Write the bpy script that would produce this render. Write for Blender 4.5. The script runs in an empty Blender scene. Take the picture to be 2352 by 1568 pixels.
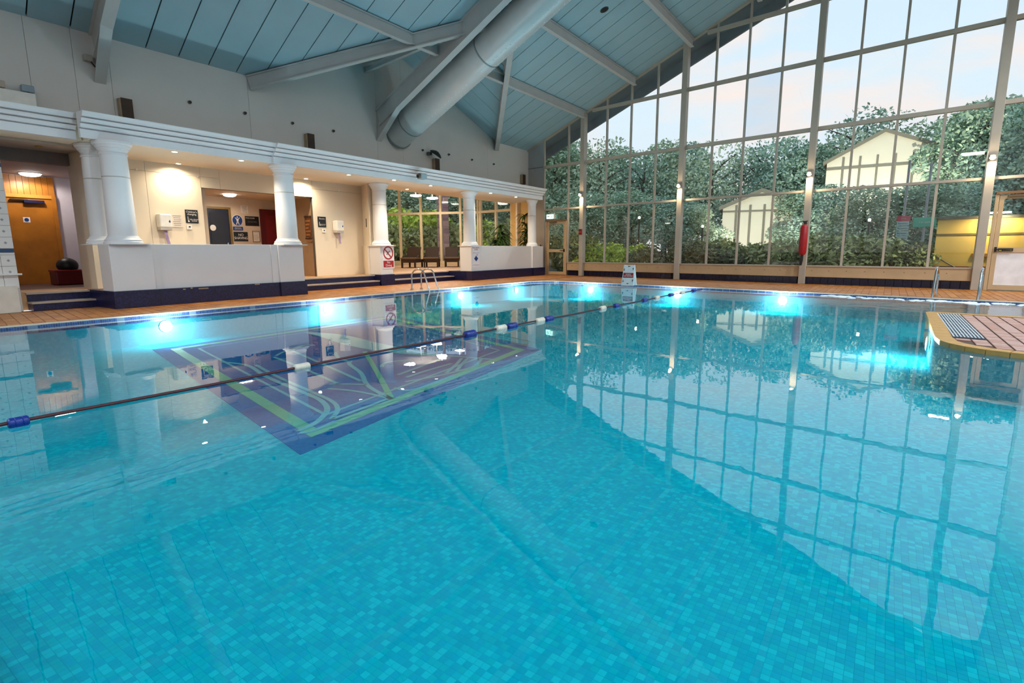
import bpy, bmesh, math, random
import numpy as np
from mathutils import Vector, Matrix
from math import sin, cos, tan, pi, radians, sqrt
random.seed(7); rng = np.random.default_rng(7)
scene = bpy.context.scene
COL = scene.collection

# ------------------------------------------------------------------ camera
FPX = 1243.0
PITCH, ROLL, AZ, CAMH = radians(9.60), radians(-0.30), radians(34.6), 1.06
FW = Vector((cos(AZ)*cos(PITCH), sin(AZ)*cos(PITCH), -sin(PITCH)))
_rt = Vector((sin(AZ), -cos(AZ), 0)); _up = _rt.cross(FW)
RT = _rt*cos(ROLL) + _up*sin(ROLL); UP = _up*cos(ROLL) - _rt*sin(ROLL)
CP = Vector((0, 0, CAMH))
cd = bpy.data.cameras.new('camera'); cam = bpy.data.objects.new('camera', cd); COL.objects.link(cam)
cd.sensor_width = 36; cd.sensor_fit = 'HORIZONTAL'; cd.lens = 36*FPX/2352; cd.clip_start = 0.02; cd.clip_end = 600
m = Matrix((RT, UP, -FW)).transposed().to_4x4(); m.translation = CP
cam.matrix_world = m; scene.camera = cam

# ------------------------------------------------------------------ world: pale dusk sky with thin pink cloud
w = bpy.data.worlds.new('sky'); scene.world = w; w.use_nodes = True
nt = w.node_tree; nt.nodes.clear(); N = nt.nodes.new; L = nt.links.new
tc = N('ShaderNodeTexCoord'); sx = N('ShaderNodeSeparateXYZ'); L(tc.outputs['Generated'], sx.inputs[0])
rmp = N('ShaderNodeValToRGB'); L(sx.outputs['Z'], rmp.inputs[0])
rmp.color_ramp.elements[0].position = 0.0; rmp.color_ramp.elements[0].color = (0.86, 0.84, 0.86, 1)
rmp.color_ramp.elements[1].position = 0.75; rmp.color_ramp.elements[1].color = (0.52, 0.74, 0.98, 1)
e = rmp.color_ramp.elements.new(0.22); e.color = (0.76, 0.87, 0.98, 1)
mp = N('ShaderNodeMapping'); mp.inputs['Scale'].default_value = (1.6, 1.6, 6.0); L(tc.outputs['Generated'], mp.inputs[0])
nz = N('ShaderNodeTexNoise'); nz.inputs['Scale'].default_value = 2.3; nz.inputs['Detail'].default_value = 6; L(mp.outputs[0], nz.inputs[0])
cr = N('ShaderNodeValToRGB'); L(nz.outputs[0], cr.inputs[0]); cr.color_ramp.elements[0].position = .5; cr.color_ramp.elements[1].position = .68
mx = N('ShaderNodeMix'); mx.data_type = 'RGBA'; L(cr.outputs[0], mx.inputs[0]); L(rmp.outputs[0], mx.inputs[6]); mx.inputs[7].default_value = (1.0, .84, .80, 1)
bg = N('ShaderNodeBackground'); L(mx.outputs[2], bg.inputs[0]); bg.inputs[1].default_value = 0.63
wo = N('ShaderNodeOutputWorld'); L(bg.outputs[0], wo.inputs[0])

# ------------------------------------------------------------------ exposure
vs = scene.view_settings; vs.view_transform = 'Standard'; vs.look = 'None'; vs.gamma = 1; vs.use_curve_mapping = False
vs.exposure = 0.90
FILL = 670          # output of each fill lamp added under the roof
cy = scene.cycles
cy.max_bounces = 6; cy.diffuse_bounces = 3; cy.glossy_bounces = 3; cy.transmission_bounces = 3; cy.transparent_max_bounces = 14; cy.use_adaptive_sampling = True; cy.adaptive_threshold = .06
cy.caustics_reflective = False; cy.caustics_refractive = False; cy.use_denoising = True; cy.sample_clamp_indirect = 6.0

# ------------------------------------------------------------------ pixel -> place
def ray(px, py):
    return (FW*FPX + RT*(px-1176) - UP*(py-784)).normalized()
def onplane(px, py, n, p0):
    d = ray(px, py); n = Vector(n); return CP + d*(((Vector(p0)-CP).dot(n))/d.dot(n))
def onz(px, py, z=0.): return onplane(px, py, (0, 0, 1), (0, 0, z))
def ony(px, py, y): return onplane(px, py, (0, 1, 0), (0, y, 0))
T = tan(radians(9.3)); YW = 13.26; EZ = 5.27; K = 0.365; UG = 20.56
def S(u, y, z=0.): return Vector((u - T*(YW-y), y, z))        # hall's cross axis is not quite square to its long axis
def onu(px, py, u): return onplane(px, py, (1, -T, 0), (u-YW*T, 0, 0))
YR = -1.85
def roofz(y): return EZ + K*(YW-y) if y >= YR else EZ + K*(YW-YR) - K*(YR-y)
GA = radians(-99.3)                                            # facing of things fixed to the glazed end wall

# ------------------------------------------------------------------ materials
def srgb(h):
    h = h.lstrip('#'); c = [int(h[i:i+2], 16)/255 for i in (0, 2, 4)]
    return tuple((x/12.92 if x <= .04045 else ((x+.055)/1.055)**2.4) for x in c)
MATS = {}
def mat(name, col, rough=.6, metal=0., var=.06, scale=6., bump=0., bscale=60., emit=None, estr=1., spec=.5):
    if name in MATS: return MATS[name]
    if isinstance(col, str): col = srgb(col)
    mt = bpy.data.materials.new(name); mt.use_nodes = True; t = mt.node_tree; b = t.nodes['Principled BSDF']
    b.inputs['Roughness'].default_value = rough; b.inputs['Metallic'].default_value = metal
    b.inputs['Specular IOR Level'].default_value = spec
    g = t.nodes.new('ShaderNodeNewGeometry'); n = t.nodes.new('ShaderNodeTexNoise'); n.inputs['Scale'].default_value = scale; n.inputs['Detail'].default_value = 4
    t.links.new(g.outputs['Position'], n.inputs['Vector'])
    mr = t.nodes.new('ShaderNodeMapRange'); mr.inputs[1].default_value = .3; mr.inputs[2].default_value = .7; mr.inputs[3].default_value = 1-var; mr.inputs[4].default_value = 1+var
    t.links.new(n.outputs[0], mr.inputs[0])
    vm = t.nodes.new('ShaderNodeVectorMath'); vm.operation = 'SCALE'; vm.inputs[0].default_value = col[:3]; t.links.new(mr.outputs[0], vm.inputs['Scale'])
    t.links.new(vm.outputs[0], b.inputs['Base Color'])
    if bump:
        n2 = t.nodes.new('ShaderNodeTexNoise'); n2.inputs['Scale'].default_value = bscale; t.links.new(g.outputs['Position'], n2.inputs['Vector'])
        bp = t.nodes.new('ShaderNodeBump'); bp.inputs['Strength'].default_value = bump; bp.inputs['Distance'].default_value = .02
        t.links.new(n2.outputs[0], bp.inputs['Height']); t.links.new(bp.outputs[0], b.inputs['Normal'])
    if emit is not None:
        b.inputs['Emission Color'].default_value = (*emit, 1); b.inputs['Emission Strength'].default_value = estr
    MATS[name] = mt; return mt

def tile_mat(name, cols, size, grout, gw=.06, rough=.35, axes='xy', spec=.4):
    """small square mosaic: one random tone per tile, from a snapped position; grout lines between"""
    if name in MATS: return MATS[name]
    mt = bpy.data.materials.new(name); mt.use_nodes = True; t = mt.node_tree; b = t.nodes['Principled BSDF']; Nn = t.nodes.new; Ll = t.links.new
    b.inputs['Roughness'].default_value = rough; b.inputs['Specular IOR Level'].default_value = spec
    g = Nn('ShaderNodeNewGeometry'); v = Nn('ShaderNodeVectorMath'); v.operation = 'SCALE'; v.inputs['Scale'].default_value = 1/size; Ll(g.outputs['Position'], v.inputs[0])
    ad = Nn('ShaderNodeVectorMath'); ad.operation = 'ADD'; ad.inputs[1].default_value = (.003, .003, .003); Ll(v.outputs[0], ad.inputs[0])
    fl = Nn('ShaderNodeVectorMath'); fl.operation = 'FLOOR'; Ll(ad.outputs[0], fl.inputs[0])
    wn = Nn('ShaderNodeTexWhiteNoise'); wn.noise_dimensions = '3D'; Ll(fl.outputs[0], wn.inputs['Vector'])
    rp = Nn('ShaderNodeValToRGB'); rp.color_ramp.interpolation = 'CONSTANT'; Ll(wn.outputs['Value'], rp.inputs[0])
    els = rp.color_ramp.elements
    while len(els) < len(cols): els.new(.5)
    for i, c in enumerate(cols):
        els[i].position = i/len(cols); els[i].color = (*(srgb(c) if isinstance(c, str) else c), 1)
    fr = Nn('ShaderNodeVectorMath'); fr.operation = 'FRACTION'; Ll(ad.outputs[0], fr.inputs[0])
    s3 = Nn('ShaderNodeSeparateXYZ'); Ll(fr.outputs[0], s3.inputs[0])
    last = None
    for ax in axes.upper():
        lt = Nn('ShaderNodeMath'); lt.operation = 'LESS_THAN'; lt.inputs[1].default_value = gw; Ll(s3.outputs[ax], lt.inputs[0])
        if last is None: last = lt
        else:
            mxn = Nn('ShaderNodeMath'); mxn.operation = 'MAXIMUM'; Ll(last.outputs[0], mxn.inputs[0]); Ll(lt.outputs[0], mxn.inputs[1]); last = mxn
    mx = Nn('ShaderNodeMix'); mx.data_type = 'RGBA'; Ll(last.outputs[0], mx.inputs[0]); Ll(rp.outputs[0], mx.inputs[6]); mx.inputs[7].default_value = (*(srgb(grout) if isinstance(grout, str) else grout), 1)
    Ll(mx.outputs[2], b.inputs['Base Color'])
    MATS[name] = mt; return mt

def glass_mat(name, tint, ior, rough=0., bump=0., bscale=3., refl=1.0):
    if name in MATS: return MATS[name]
    mt = bpy.data.materials.new(name); mt.use_nodes = True; t = mt.node_tree; t.nodes.clear(); Nn = t.nodes.new; Ll = t.links.new
    o = Nn('ShaderNodeOutputMaterial'); mx = Nn('ShaderNodeMixShader'); tr = Nn('ShaderNodeBsdfTransparent'); gl = Nn('ShaderNodeBsdfGlossy'); fr = Nn('ShaderNodeFresnel')
    tr.inputs[0].default_value = (*tint, 1); gl.inputs['Roughness'].default_value = rough; gl.inputs[0].default_value = (refl, refl, refl, 1); fr.inputs[0].default_value = ior
    gb = Nn('ShaderNodeNewGeometry'); im = Nn('ShaderNodeMapRange'); im.inputs[3].default_value = ior; im.inputs[4].default_value = 1/ior   # same reflectance from both faces of the sheet
    Ll(gb.outputs['Backfacing'], im.inputs[0]); Ll(im.outputs[0], fr.inputs[0])
    if bump:
        g = Nn('ShaderNodeNewGeometry'); n = Nn('ShaderNodeTexNoise'); n.inputs['Scale'].default_value = bscale; n.inputs['Detail'].default_value = 3; Ll(g.outputs['Position'], n.inputs['Vector'])
        n2 = Nn('ShaderNodeTexNoise'); n2.inputs['Scale'].default_value = bscale*5; n2.inputs['Detail'].default_value = 2; Ll(g.outputs['Position'], n2.inputs['Vector'])
        sm = Nn('ShaderNodeMath'); sm.operation = 'MULTIPLY_ADD'; sm.inputs[1].default_value = .12; Ll(n2.outputs[0], sm.inputs[0]); Ll(n.outputs[0], sm.inputs[2])
        # rougher water where the jets run, far right of the pool
        ds = Nn('ShaderNodeVectorMath'); ds.operation = 'DISTANCE'; ds.inputs[1].default_value = (13.4, -2.0, -.04); Ll(g.outputs['Position'], ds.inputs[0])
        mr = Nn('ShaderNodeMapRange'); mr.inputs[1].default_value = 1.2; mr.inputs[2].default_value = 4.2; mr.inputs[3].default_value = 1.0; mr.inputs[4].default_value = 0.0; Ll(ds.outputs['Value'], mr.inputs[0])
        st = Nn('ShaderNodeMath'); st.operation = 'MULTIPLY_ADD'; st.inputs[1].default_value = .22; st.inputs[2].default_value = bump; Ll(mr.outputs[0], st.inputs[0])
        bp = Nn('ShaderNodeBump'); bp.inputs['Distance'].default_value = .05; Ll(st.outputs[0], bp.inputs['Strength']); Ll(sm.outputs[0], bp.inputs['Height'])
        Ll(bp.outputs[0], gl.inputs['Normal'])
    Ll(fr.outputs[0], mx.inputs[0]); Ll(tr.outputs[0], mx.inputs[1]); Ll(gl.outputs[0], mx.inputs[2]); Ll(mx.outputs[0], o.inputs[0])
    MATS[name] = mt; return mt

def leaf_mat(name, c1, c2):
    if name in MATS: return MATS[name]
    mt = bpy.data.materials.new(name); mt.use_nodes = True; t = mt.node_tree; b = t.nodes['Principled BSDF']
    g = t.nodes.new('ShaderNodeNewGeometry'); r = t.nodes.new('ShaderNodeValToRGB'); t.links.new(g.outputs['Random Per Island'], r.inputs[0])
    r.color_ramp.elements[0].color = (*srgb(c1), 1); r.color_ramp.elements[1].color = (*srgb(c2), 1)
    t.links.new(r.outputs[0], b.inputs['Base Color']); b.inputs['Roughness'].default_value = .6; b.inputs['Specular IOR Level'].default_value = .25
    MATS[name] = mt; return mt

WALLW = mat('wall_white_paint', '#dad5d0', .7, var=.025, scale=1.3)
CREAM = mat('cream_paint', '#e6d8c2', .6, var=.03, scale=1.5)
TRIMW = mat('trim_white_paint', '#e2e2e4', .45, var=.02, scale=2)
PARW = mat('parapet_white_board', '#dedcdc', .35, var=.02, scale=2)
STEEL = mat('painted_steel_grey', '#c3c2c0', .5, var=.04, scale=3)
FRAME = mat('frame_beige_grey', '#b8ab9b', .5, var=.05, scale=3)
FRAMED = mat('rail_beige', '#c9ab84', .5, var=.06, scale=3)
LOUNGEF = mat('lounge_frame_timber', '#d9c7a2', .5, var=.06, scale=3)
DUCTM = mat('duct_pale_metal', '#cfd3d3', .38, metal=.15, var=.03, scale=4)
ROOFP = mat('roof_panel_grey_blue', '#9ebcc5', .6, var=.05, scale=1.1)
DARK = mat('dark_gap', '#15181b', .9)
NAVY = mat('navy_tile', '#0d1030', .25, var=.25, scale=12)
CHROME = mat('chrome', '#c9cdd0', .12, metal=1., var=.02)
BLACK = mat('black_plastic', '#0b0a0c', .45)
WHITEP = mat('white_plastic', '#ece9e2', .4)
REDP = mat('red_plastic', '#b3101c', .4)
DRED = mat('dark_red_paint', '#5a1016', .35, var=.12)
TIMBER = mat('orange_timber', '#b5701f', .4, var=.22, scale=2.5)
BROWN = mat('brown_weave', '#3a2517', .7, var=.3, scale=40)
CUSH = mat('taupe_cushion', '#6e5740', .8, var=.1)
TERR = mat('terrace_tile_peach', '#c99a6a', .45, var=.1, scale=4)
HALLF = mat('hall_floor_brown', '#5b3b33', .5, var=.12)
QUARRY = [mat('quarry_tile_a', '#aa661f', .42, var=.12, scale=14), mat('quarry_tile_b', '#98571a', .42, var=.12, scale=14), mat('quarry_tile_c', '#b4742c', .42, var=.12, scale=14)]
PINKT = mat('island_tile_pink_brown', '#b8948b', .42, var=.12, scale=14)
GROUT = mat('grout_brown', '#7d4f2a', .8, var=.1)
COPE = mat('coping_cream', '#cfc0ae', .5, var=.06)
AMBER = mat('amber_coping_tile', '#b98a45', .4, var=.12, scale=14)
MOS = tile_mat('pool_mosaic_turquoise', [(.0, .315, .445), (.0, .37, .49), (.0, .36, .455), (.0, .325, .47), (.002, .43, .54)], .032, (.0, .345, .46), gw=.03, rough=.9, spec=.0)
MOSN = tile_mat('pool_mosaic_blue', [(0, .135, .36), (0, .12, .33), (0, .145, .36), (0, .105, .31)], .032, (0, .11, .31), rough=.9, spec=0.)
MOSW = tile_mat('pool_wall_mosaic', [(.05, .36, .47), (.04, .34, .46), (.06, .39, .49)], .032, (.05, .35, .46), gw=.03, rough=.9, spec=0., axes='xyz')
MOSB = mat('mosaic_strip_green', '#2f9f86', .9, var=.08, scale=20)
MOSC = mat('mosaic_strip_aqua', '#3a9fb0', .9, var=.08, scale=20)
STEPB = tile_mat('step_mosaic_blue', ['#0d1236', '#131848', '#0a0d28', '#1a1c50', '#120e30'], .028, '#2a2440', gw=.12, axes='xz')
SKIRTB = tile_mat('water_line_mosaic', ['#1f3c74', '#28508c', '#1a2f60'], .03, '#6f7f95', gw=.1, axes='xyz')
GLASS = glass_mat('window_glass', (.93, .96, .955), 1.38, refl=.9)
GLASSB = glass_mat('window_glass_blue_tint', (.80, .90, .955), 1.40, refl=.9)
WATER = glass_mat('pool_water', (.90, .99, 1.0), 1.50, bump=.018, bscale=2.2, refl=.97)
WARM = (1., .80, .52); COOL = (.86, .97, 1.)
BULB = mat('lamp_glow_warm', '#fff4dd', .5, emit=(1., .86, .62), estr=14)
BULBW = mat('lamp_glow_white', '#ffffff', .5, emit=(1., .95, .86), estr=9)
POOLGLOW = mat('pool_lamp_glow', '#ffffff', .5, emit=(.85, .98, 1.), estr=1.3)
EXITG = mat('exit_sign_green', '#2aa57c', .5, emit=(.45, 1., .75), estr=1.6)

# ------------------------------------------------------------------ mesh helpers
class MB:
    def __init__(s): s.v = []; s.f = []
    def add(s, vs, fs):
        o = len(s.v); s.v += [tuple(p) for p in vs]; s.f += [tuple(i+o for i in f) for f in fs]; return s
    def hexa(s, p):   # 4 bottom (ccw from above), 4 top
        return s.add(p, [(3, 2, 1, 0), (4, 5, 6, 7), (0, 1, 5, 4), (1, 2, 6, 5), (2, 3, 7, 6), (3, 0, 4, 7)])
    def box(s, x0, x1, y0, y1, z0, z1):
        return s.hexa([(x0, y0, z0), (x1, y0, z0), (x1, y1, z0), (x0, y1, z0), (x0, y0, z1), (x1, y0, z1), (x1, y1, z1), (x0, y1, z1)])
    def sbox(s, u0, u1, y0, y1, z0, z1):
        return s.hexa([S(u0, y0, z0), S(u1, y0, z0), S(u1, y1, z0), S(u0, y1, z0), S(u0, y0, z1), S(u1, y0, z1), S(u1, y1, z1), S(u0, y1, z1)])
    def prism(s, poly, vec):
        n = len(poly); vec = Vector(vec); a = [Vector(p) for p in poly]
        return s.add(a + [p+vec for p in a], [tuple(range(n-1, -1, -1)), tuple(range(n, 2*n))] + [(i, (i+1) % n, n+(i+1) % n, n+i) for i in range(n)])
    def beam(s, p0, p1, wd, hd, up=(0, 0, 1), drop=0.):   # rectangular bar hung below the line p0-p1
        p0 = Vector(p0); p1 = Vector(p1); d = (p1-p0).normalized(); sd = d.cross(Vector(up)).normalized()*(wd/2); n = sd.cross(d).normalized()
        if n.dot(Vector(up)) < 0: n = -n
        q = []
        for zz in (-(drop+hd), -drop):
            q += [p0-sd+n*zz, p0+sd+n*zz, p1+sd+n*zz, p1-sd+n*zz]
        return s.hexa(q)
    def cyl(s, p0, p1, r0, r1=None, n=12, caps=True):
        r1 = r0 if r1 is None else r1
        p0 = Vector(p0); p1 = Vector(p1); d = (p1-p0).normalized(); a = d.orthogonal().normalized(); b = d.cross(a)
        vs = []
        for p, r in ((p0, r0), (p1, r1)):
            vs += [p + (a*cos(2*pi*i/n) + b*sin(2*pi*i/n))*r for i in range(n)]
        fs = [(i, (i+1) % n, n+(i+1) % n, n+i) for i in range(n)]
        if caps: fs += [tuple(range(n-1, -1, -1)), tuple(range(n, 2*n))]
        return s.add(vs, fs)
    def lathe(s, prof, n=32, c=(0, 0, 0)):
        vs = []; c = Vector(c)
        for r, z in prof: vs += [c + Vector((r*cos(2*pi*i/n), r*sin(2*pi*i/n), z)) for i in range(n)]
        fs = []
        for k in range(len(prof)-1):
            for i in range(n): fs.append((k*n+i, k*n+(i+1) % n, (k+1)*n+(i+1) % n, (k+1)*n+i))
        fs += [tuple(range(n-1, -1, -1)), tuple(range((len(prof)-1)*n, len(prof)*n))]
        return s.add(vs, fs)
    def tube(s, pts, r, n=10, caps=True):
        pts = [Vector(p) for p in pts]; rs = r if isinstance(r, (list, tuple)) else [r]*len(pts)
        t0 = (pts[1]-pts[0]).normalized(); a = t0.orthogonal().normalized(); vs = []
        for i, p in enumerate(pts):
            t = (pts[min(i+1, len(pts)-1)] - pts[max(i-1, 0)]).normalized(); a = (a - t*a.dot(t)).normalized(); b = t.cross(a)
            vs += [p + (a*cos(2*pi*k/n) + b*sin(2*pi*k/n))*rs[i] for k in range(n)]
        fs = [(i*n+k, i*n+(k+1) % n, (i+1)*n+(k+1) % n, (i+1)*n+k) for i in range(len(pts)-1) for k in range(n)]
        if caps: fs += [tuple(range(n-1, -1, -1)), tuple(range((len(pts)-1)*n, len(pts)*n))]
        return s.add(vs, fs)
    def ball(s, c, r, n=12, m=8, sc=(1, 1, 1)):
        return s.add([Vector(c) + Vector((r*sc[0]*sin(pi*j/m)*cos(2*pi*i/n), r*sc[1]*sin(pi*j/m)*sin(2*pi*i/n), r*sc[2]*cos(pi*j/m))) for j in range(m+1) for i in range(n)],
                     [((j*n+i), (j+1)*n+i, (j+1)*n+(i+1) % n, j*n+(i+1) % n) for j in range(m) for i in range(n)])
    def shift(s, v):
        v = Vector(v); s.v = [tuple(Vector(p)+v) for p in s.v]; return s
    def build(s, name, m, parent=None, loc=None, smooth=False, bevel=0., world=False):
        """world=True: coordinates are world ones; they are made relative to the parent (Empties are not scaled)"""
        me = bpy.data.meshes.new(name)
        vs = s.v
        if world and parent is not None:
            inv = parent.matrix_basis.inverted() if parent.parent is None else (parent.parent.matrix_basis @ parent.matrix_basis).inverted()
            vs = [tuple(inv @ Vector(p)) for p in vs]
        me.from_pydata(vs, [], s.f); me.validate()
        if smooth:
            me.polygons.foreach_set('use_smooth', [True]*len(me.polygons))
            try: me.set_sharp_from_angle(angle=radians(28))
            except Exception: pass
        me.materials.append(m)
        o = bpy.data.objects.new(name, me); COL.objects.link(o)
        if parent is not None: o.parent = parent
        if loc is not None: o.location = loc
        if bevel:
            bv = o.modifiers.new('bevel', 'BEVEL'); bv.width = bevel; bv.segments = 2; bv.limit_method = 'ANGLE'
        return o
def tag(o, label=None, cat=None, group=None, kind=None):
    if label: o['label'] = label
    if cat: o['category'] = cat
    if group: o['group'] = group
    if kind: o['kind'] = kind
    return o
def thing(name, label, cat, loc=(0, 0, 0), rz=0., group=None, kind=None):
    o = bpy.data.objects.new(name, None); COL.objects.link(o); o.location = loc; o.rotation_euler = (0, 0, rz); o.empty_display_size = .1
    bpy_m = Matrix.Translation(Vector(loc)) @ Matrix.Rotation(rz, 4, 'Z'); o.matrix_basis = bpy_m
    return tag(o, label, cat, group, kind)
def copy_tree(o, parent=None):
    c = o.copy(); COL.objects.link(c); c.parent = parent
    for ch in o.children: copy_tree(ch, c)
    return c
TXT = []
def text(s, size, m, parent, loc, rot=(pi/2, 0, 0), name='lettering', sx=1.):
    cu = bpy.data.curves.new(name, 'FONT'); cu.body = s; cu.size = size; cu.align_x = 'CENTER'; cu.align_y = 'CENTER'; cu.space_line = .9
    cu.resolution_u = 3; cu.materials.append(m); cu.extrude = .0006
    o = bpy.data.objects.new(name, cu); COL.objects.link(o); o.parent = parent; o.location = loc; o.rotation_euler = rot; o.scale = (sx, 1, 1); TXT.append(o)
    return o
def fill_poly(outer, holes, z, thick=0.):
    """flat polygon with holes -> (verts, faces)"""
    bm = bmesh.new()
    for lp in [outer]+holes:
        vs = [bm.verts.new((p[0], p[1], z)) for p in lp]
        for i in range(len(vs)): bm.edges.new((vs[i], vs[(i+1) % len(vs)]))
    bmesh.ops.triangle_fill(bm, edges=bm.edges[:], use_beauty=True, use_dissolve=False, normal=(0, 0, 1))
    bm.verts.ensure_lookup_table(); bm.verts.index_update()
    v = [tuple(x.co) for x in bm.verts]; f = [tuple(x.index for x in (fc.verts if fc.normal.z > 0 else reversed(fc.verts))) for fc in bm.faces]
    bm.free(); return v, f
def inside(p, poly):
    r = False; n = len(poly); x, y = p[0], p[1]
    for i in range(n):
        a = poly[i]; b = poly[(i+1) % n]
        if (a[1] > y) != (b[1] > y) and x < (b[0]-a[0])*(y-a[1])/(b[1]-a[1])+a[0]: r = not r
    return r
def offset_poly(poly, d):
    """offset a ccw polygon outward by d"""
    n = len(poly); out = []
    for i in range(n):
        a, b, c = (Vector(poly[(i+k-1) % n]).to_2d() for k in (0, 1, 2))
        d1 = (b-a).normalized(); d2 = (c-b).normalized(); n1 = Vector((d1.y, -d1.x)); n2 = Vector((d2.y, -d2.x)); nn = (n1+n2).normalized()
        out.append(b + nn*(d/max(.35, nn.dot(n1))))
    return out
def spot(name, loc, parent, power, color, angle=110, blend=.6, rad=.04, to=(0, 0, -1), world=True):
    ld = bpy.data.lights.new(name, 'SPOT'); ld.energy = power; ld.color = color; ld.spot_size = radians(angle); ld.spot_blend = blend; ld.shadow_soft_size = rad
    o = bpy.data.objects.new(name, ld); COL.objects.link(o); o.parent = parent; o.location = loc
    o.rotation_euler = Vector(to).to_track_quat('-Z', 'Y').to_euler(); return o
def point(name, loc, parent, power, color, rad=.05):
    ld = bpy.data.lights.new(name, 'POINT'); ld.energy = power; ld.color = color; ld.shadow_soft_size = rad
    o = bpy.data.objects.new(name, ld); COL.objects.link(o); o.parent = parent; o.location = loc; return o

# ================================================================== POOL SHELL AND DECK
ZW, ZB = -.04, -.52
UE = 16.85                                                     # far edge of the pool
far_c = S(UE, 9.15); 
POOL = [(.15, -4.2), (S(UE, -4.2).x, -4.2), (S(UE, 9.2).x, 9.2)]
for k in range(1, 6):                                          # rounded far left corner
    a = k/6*pi/2; POOL.append((S(UE, 9.2).x-.75+.75*cos(a), 9.2+.75*sin(a)))
POOL += [(15.0, 9.97), (8.2, 10.26), (2.2, 10.42), (.15, 10.48)]
ISL = [(7.05, -4.2)]
ISL = [S(11.4+T*14, -4.2).to_2d()[:], S(11.4+T*14, -.64).to_2d()[:]]
ISL += [(11.36, -.62), (8.3, -.56)]
for k in range(1, 6):
    a = pi/2+k/6*pi/2; ISL.append((8.1+.75*cos(a), -1.3+.72*sin(a)))
ISL += [(7.30, -1.35), (6.85, -4.2)]
ISL = [Vector(p) for p in ISL][2:] + [Vector((11.0, -4.2))]
ISL = [Vector((11.0, -4.2)), Vector((11.42, -.66))] + [Vector((11.3, -.60)), Vector((8.25, -.56))] + [Vector((8.1+.78*cos(pi/2+k/6*pi/2), -1.3+.74*sin(pi/2+k/6*pi/2))) for k in range(1, 6)] + [Vector((7.28, -1.4)), Vector((6.9, -4.2))]

ROOM = [S(-8.9, -16), S(UG+.05, -16), S(UG+.05, 13.0), S(-8.9, 13.0)]
ROOM2 = [tuple(p)[:2] for p in ROOM]
floor = thing('floor', 'orange brown quarry tiled pool deck', 'floor', kind='structure')
v, f = fill_poly(ROOM2, [offset_poly(POOL, .10)], -.006)
MB().add(v, f).build('grout_bed', GROUT, floor)

# deck tiles: nearest in view as pieces of their own, the rest in one mesh
def make_tile_mesh(sz, th, name, m, sk=True):
    b = MB(); h = sz/2-(.009 if name == 'island_tile' else .004); t = T if sk else 0.
    q = [(-h-t*h, -h), (h-t*h, -h), (h+t*h, h), (-h+t*h, h)]; e = .006
    q2 = [(x*(1-e/h), y*(1-e/h)) for x, y in q]
    b.add([(x, y, -th) for x, y in q] + [(x, y, -.003) for x, y in q] + [(x, y, 0) for x, y in q2],
          [(0, 1, 5, 4), (1, 2, 6, 5), (2, 3, 7, 6), (3, 0, 4, 7), (4, 5, 9, 8), (5, 6, 10, 9), (6, 7, 11, 10), (7, 4, 8, 11), (8, 9, 10, 11)])
    me = bpy.data.meshes.new(name); me.from_pydata(b.v, [], b.f); me.materials.append(m); return me, b
def lay_tiles(region_test, us, ys, sz, th, mats, parent, nobj, zz=0., name='deck_tile'):
    protos = [make_tile_mesh(sz, th, name, mm) for mm in mats]
    cells = []
    for u in us:
        for y in ys:
            c = S(u, y)
            if all(region_test((c.x+dx, c.y+dy)) for dx in (-sz/2, sz/2) for dy in (-sz/2, sz/2)):
                v3 = Vector((c.x, c.y, zz))-CP
                dep = v3.dot(FW)
                if dep <= .2: continue
                sxp = FPX*v3.dot(RT)/dep; syp = FPX*v3.dot(UP)/dep
                vis = abs(sxp) < 1190 and abs(syp) < 800
                cells.append((0 if vis else 1, v3.length, c))
    cells.sort(key=lambda q: (q[0], q[1]))
    for i, (a, d, c) in enumerate(cells[:nobj]):
        o = bpy.data.objects.new(name, protos[(i*7+int(c.y*13)) % len(protos)][0]); COL.objects.link(o); o.parent = parent; o.location = Vector((c.x, c.y, zz))-parent.location
    groups = [MB() for _ in protos]
    for i, (a, d, c) in enumerate(cells[nobj:]):
        k = (i*5+int(c.x*17)) % len(protos); pb = protos[k][1]
        groups[k].add([(x+c.x, y+c.y, z+zz) for x, y, z in pb.v], pb.f)
    for g, mm in zip(groups, mats):
        if g.v: tag(g.build(name+'_field', mm, parent, world=True), kind='stuff')
PO = offset_poly(POOL, .13)
lay_tiles(lambda p: (not inside(p, PO)) and p[1] < 12.86 and p[1] > 10.2, np.arange(.4, 21, .15), np.arange(10.25, 12.9, .15), .15, .02, QUARRY, floor, 150)
lay_tiles(lambda p: (not inside(p, PO)) and p[1] <= 10.2 and p[0] < S(UG-.06, p[1]).x and p[0] > 12, np.arange(16.0, 20.6, .15), np.arange(-4.4, 10.25, .15), .15, .02, QUARRY, floor, 150)
lay_tiles(lambda p: (not inside(p, PO)) and p[0] < .1, np.arange(-2.2, 2.6, .3), np.arange(-4.4, 10.6, .3), .3, .02, QUARRY[:1], floor, 0)

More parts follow.
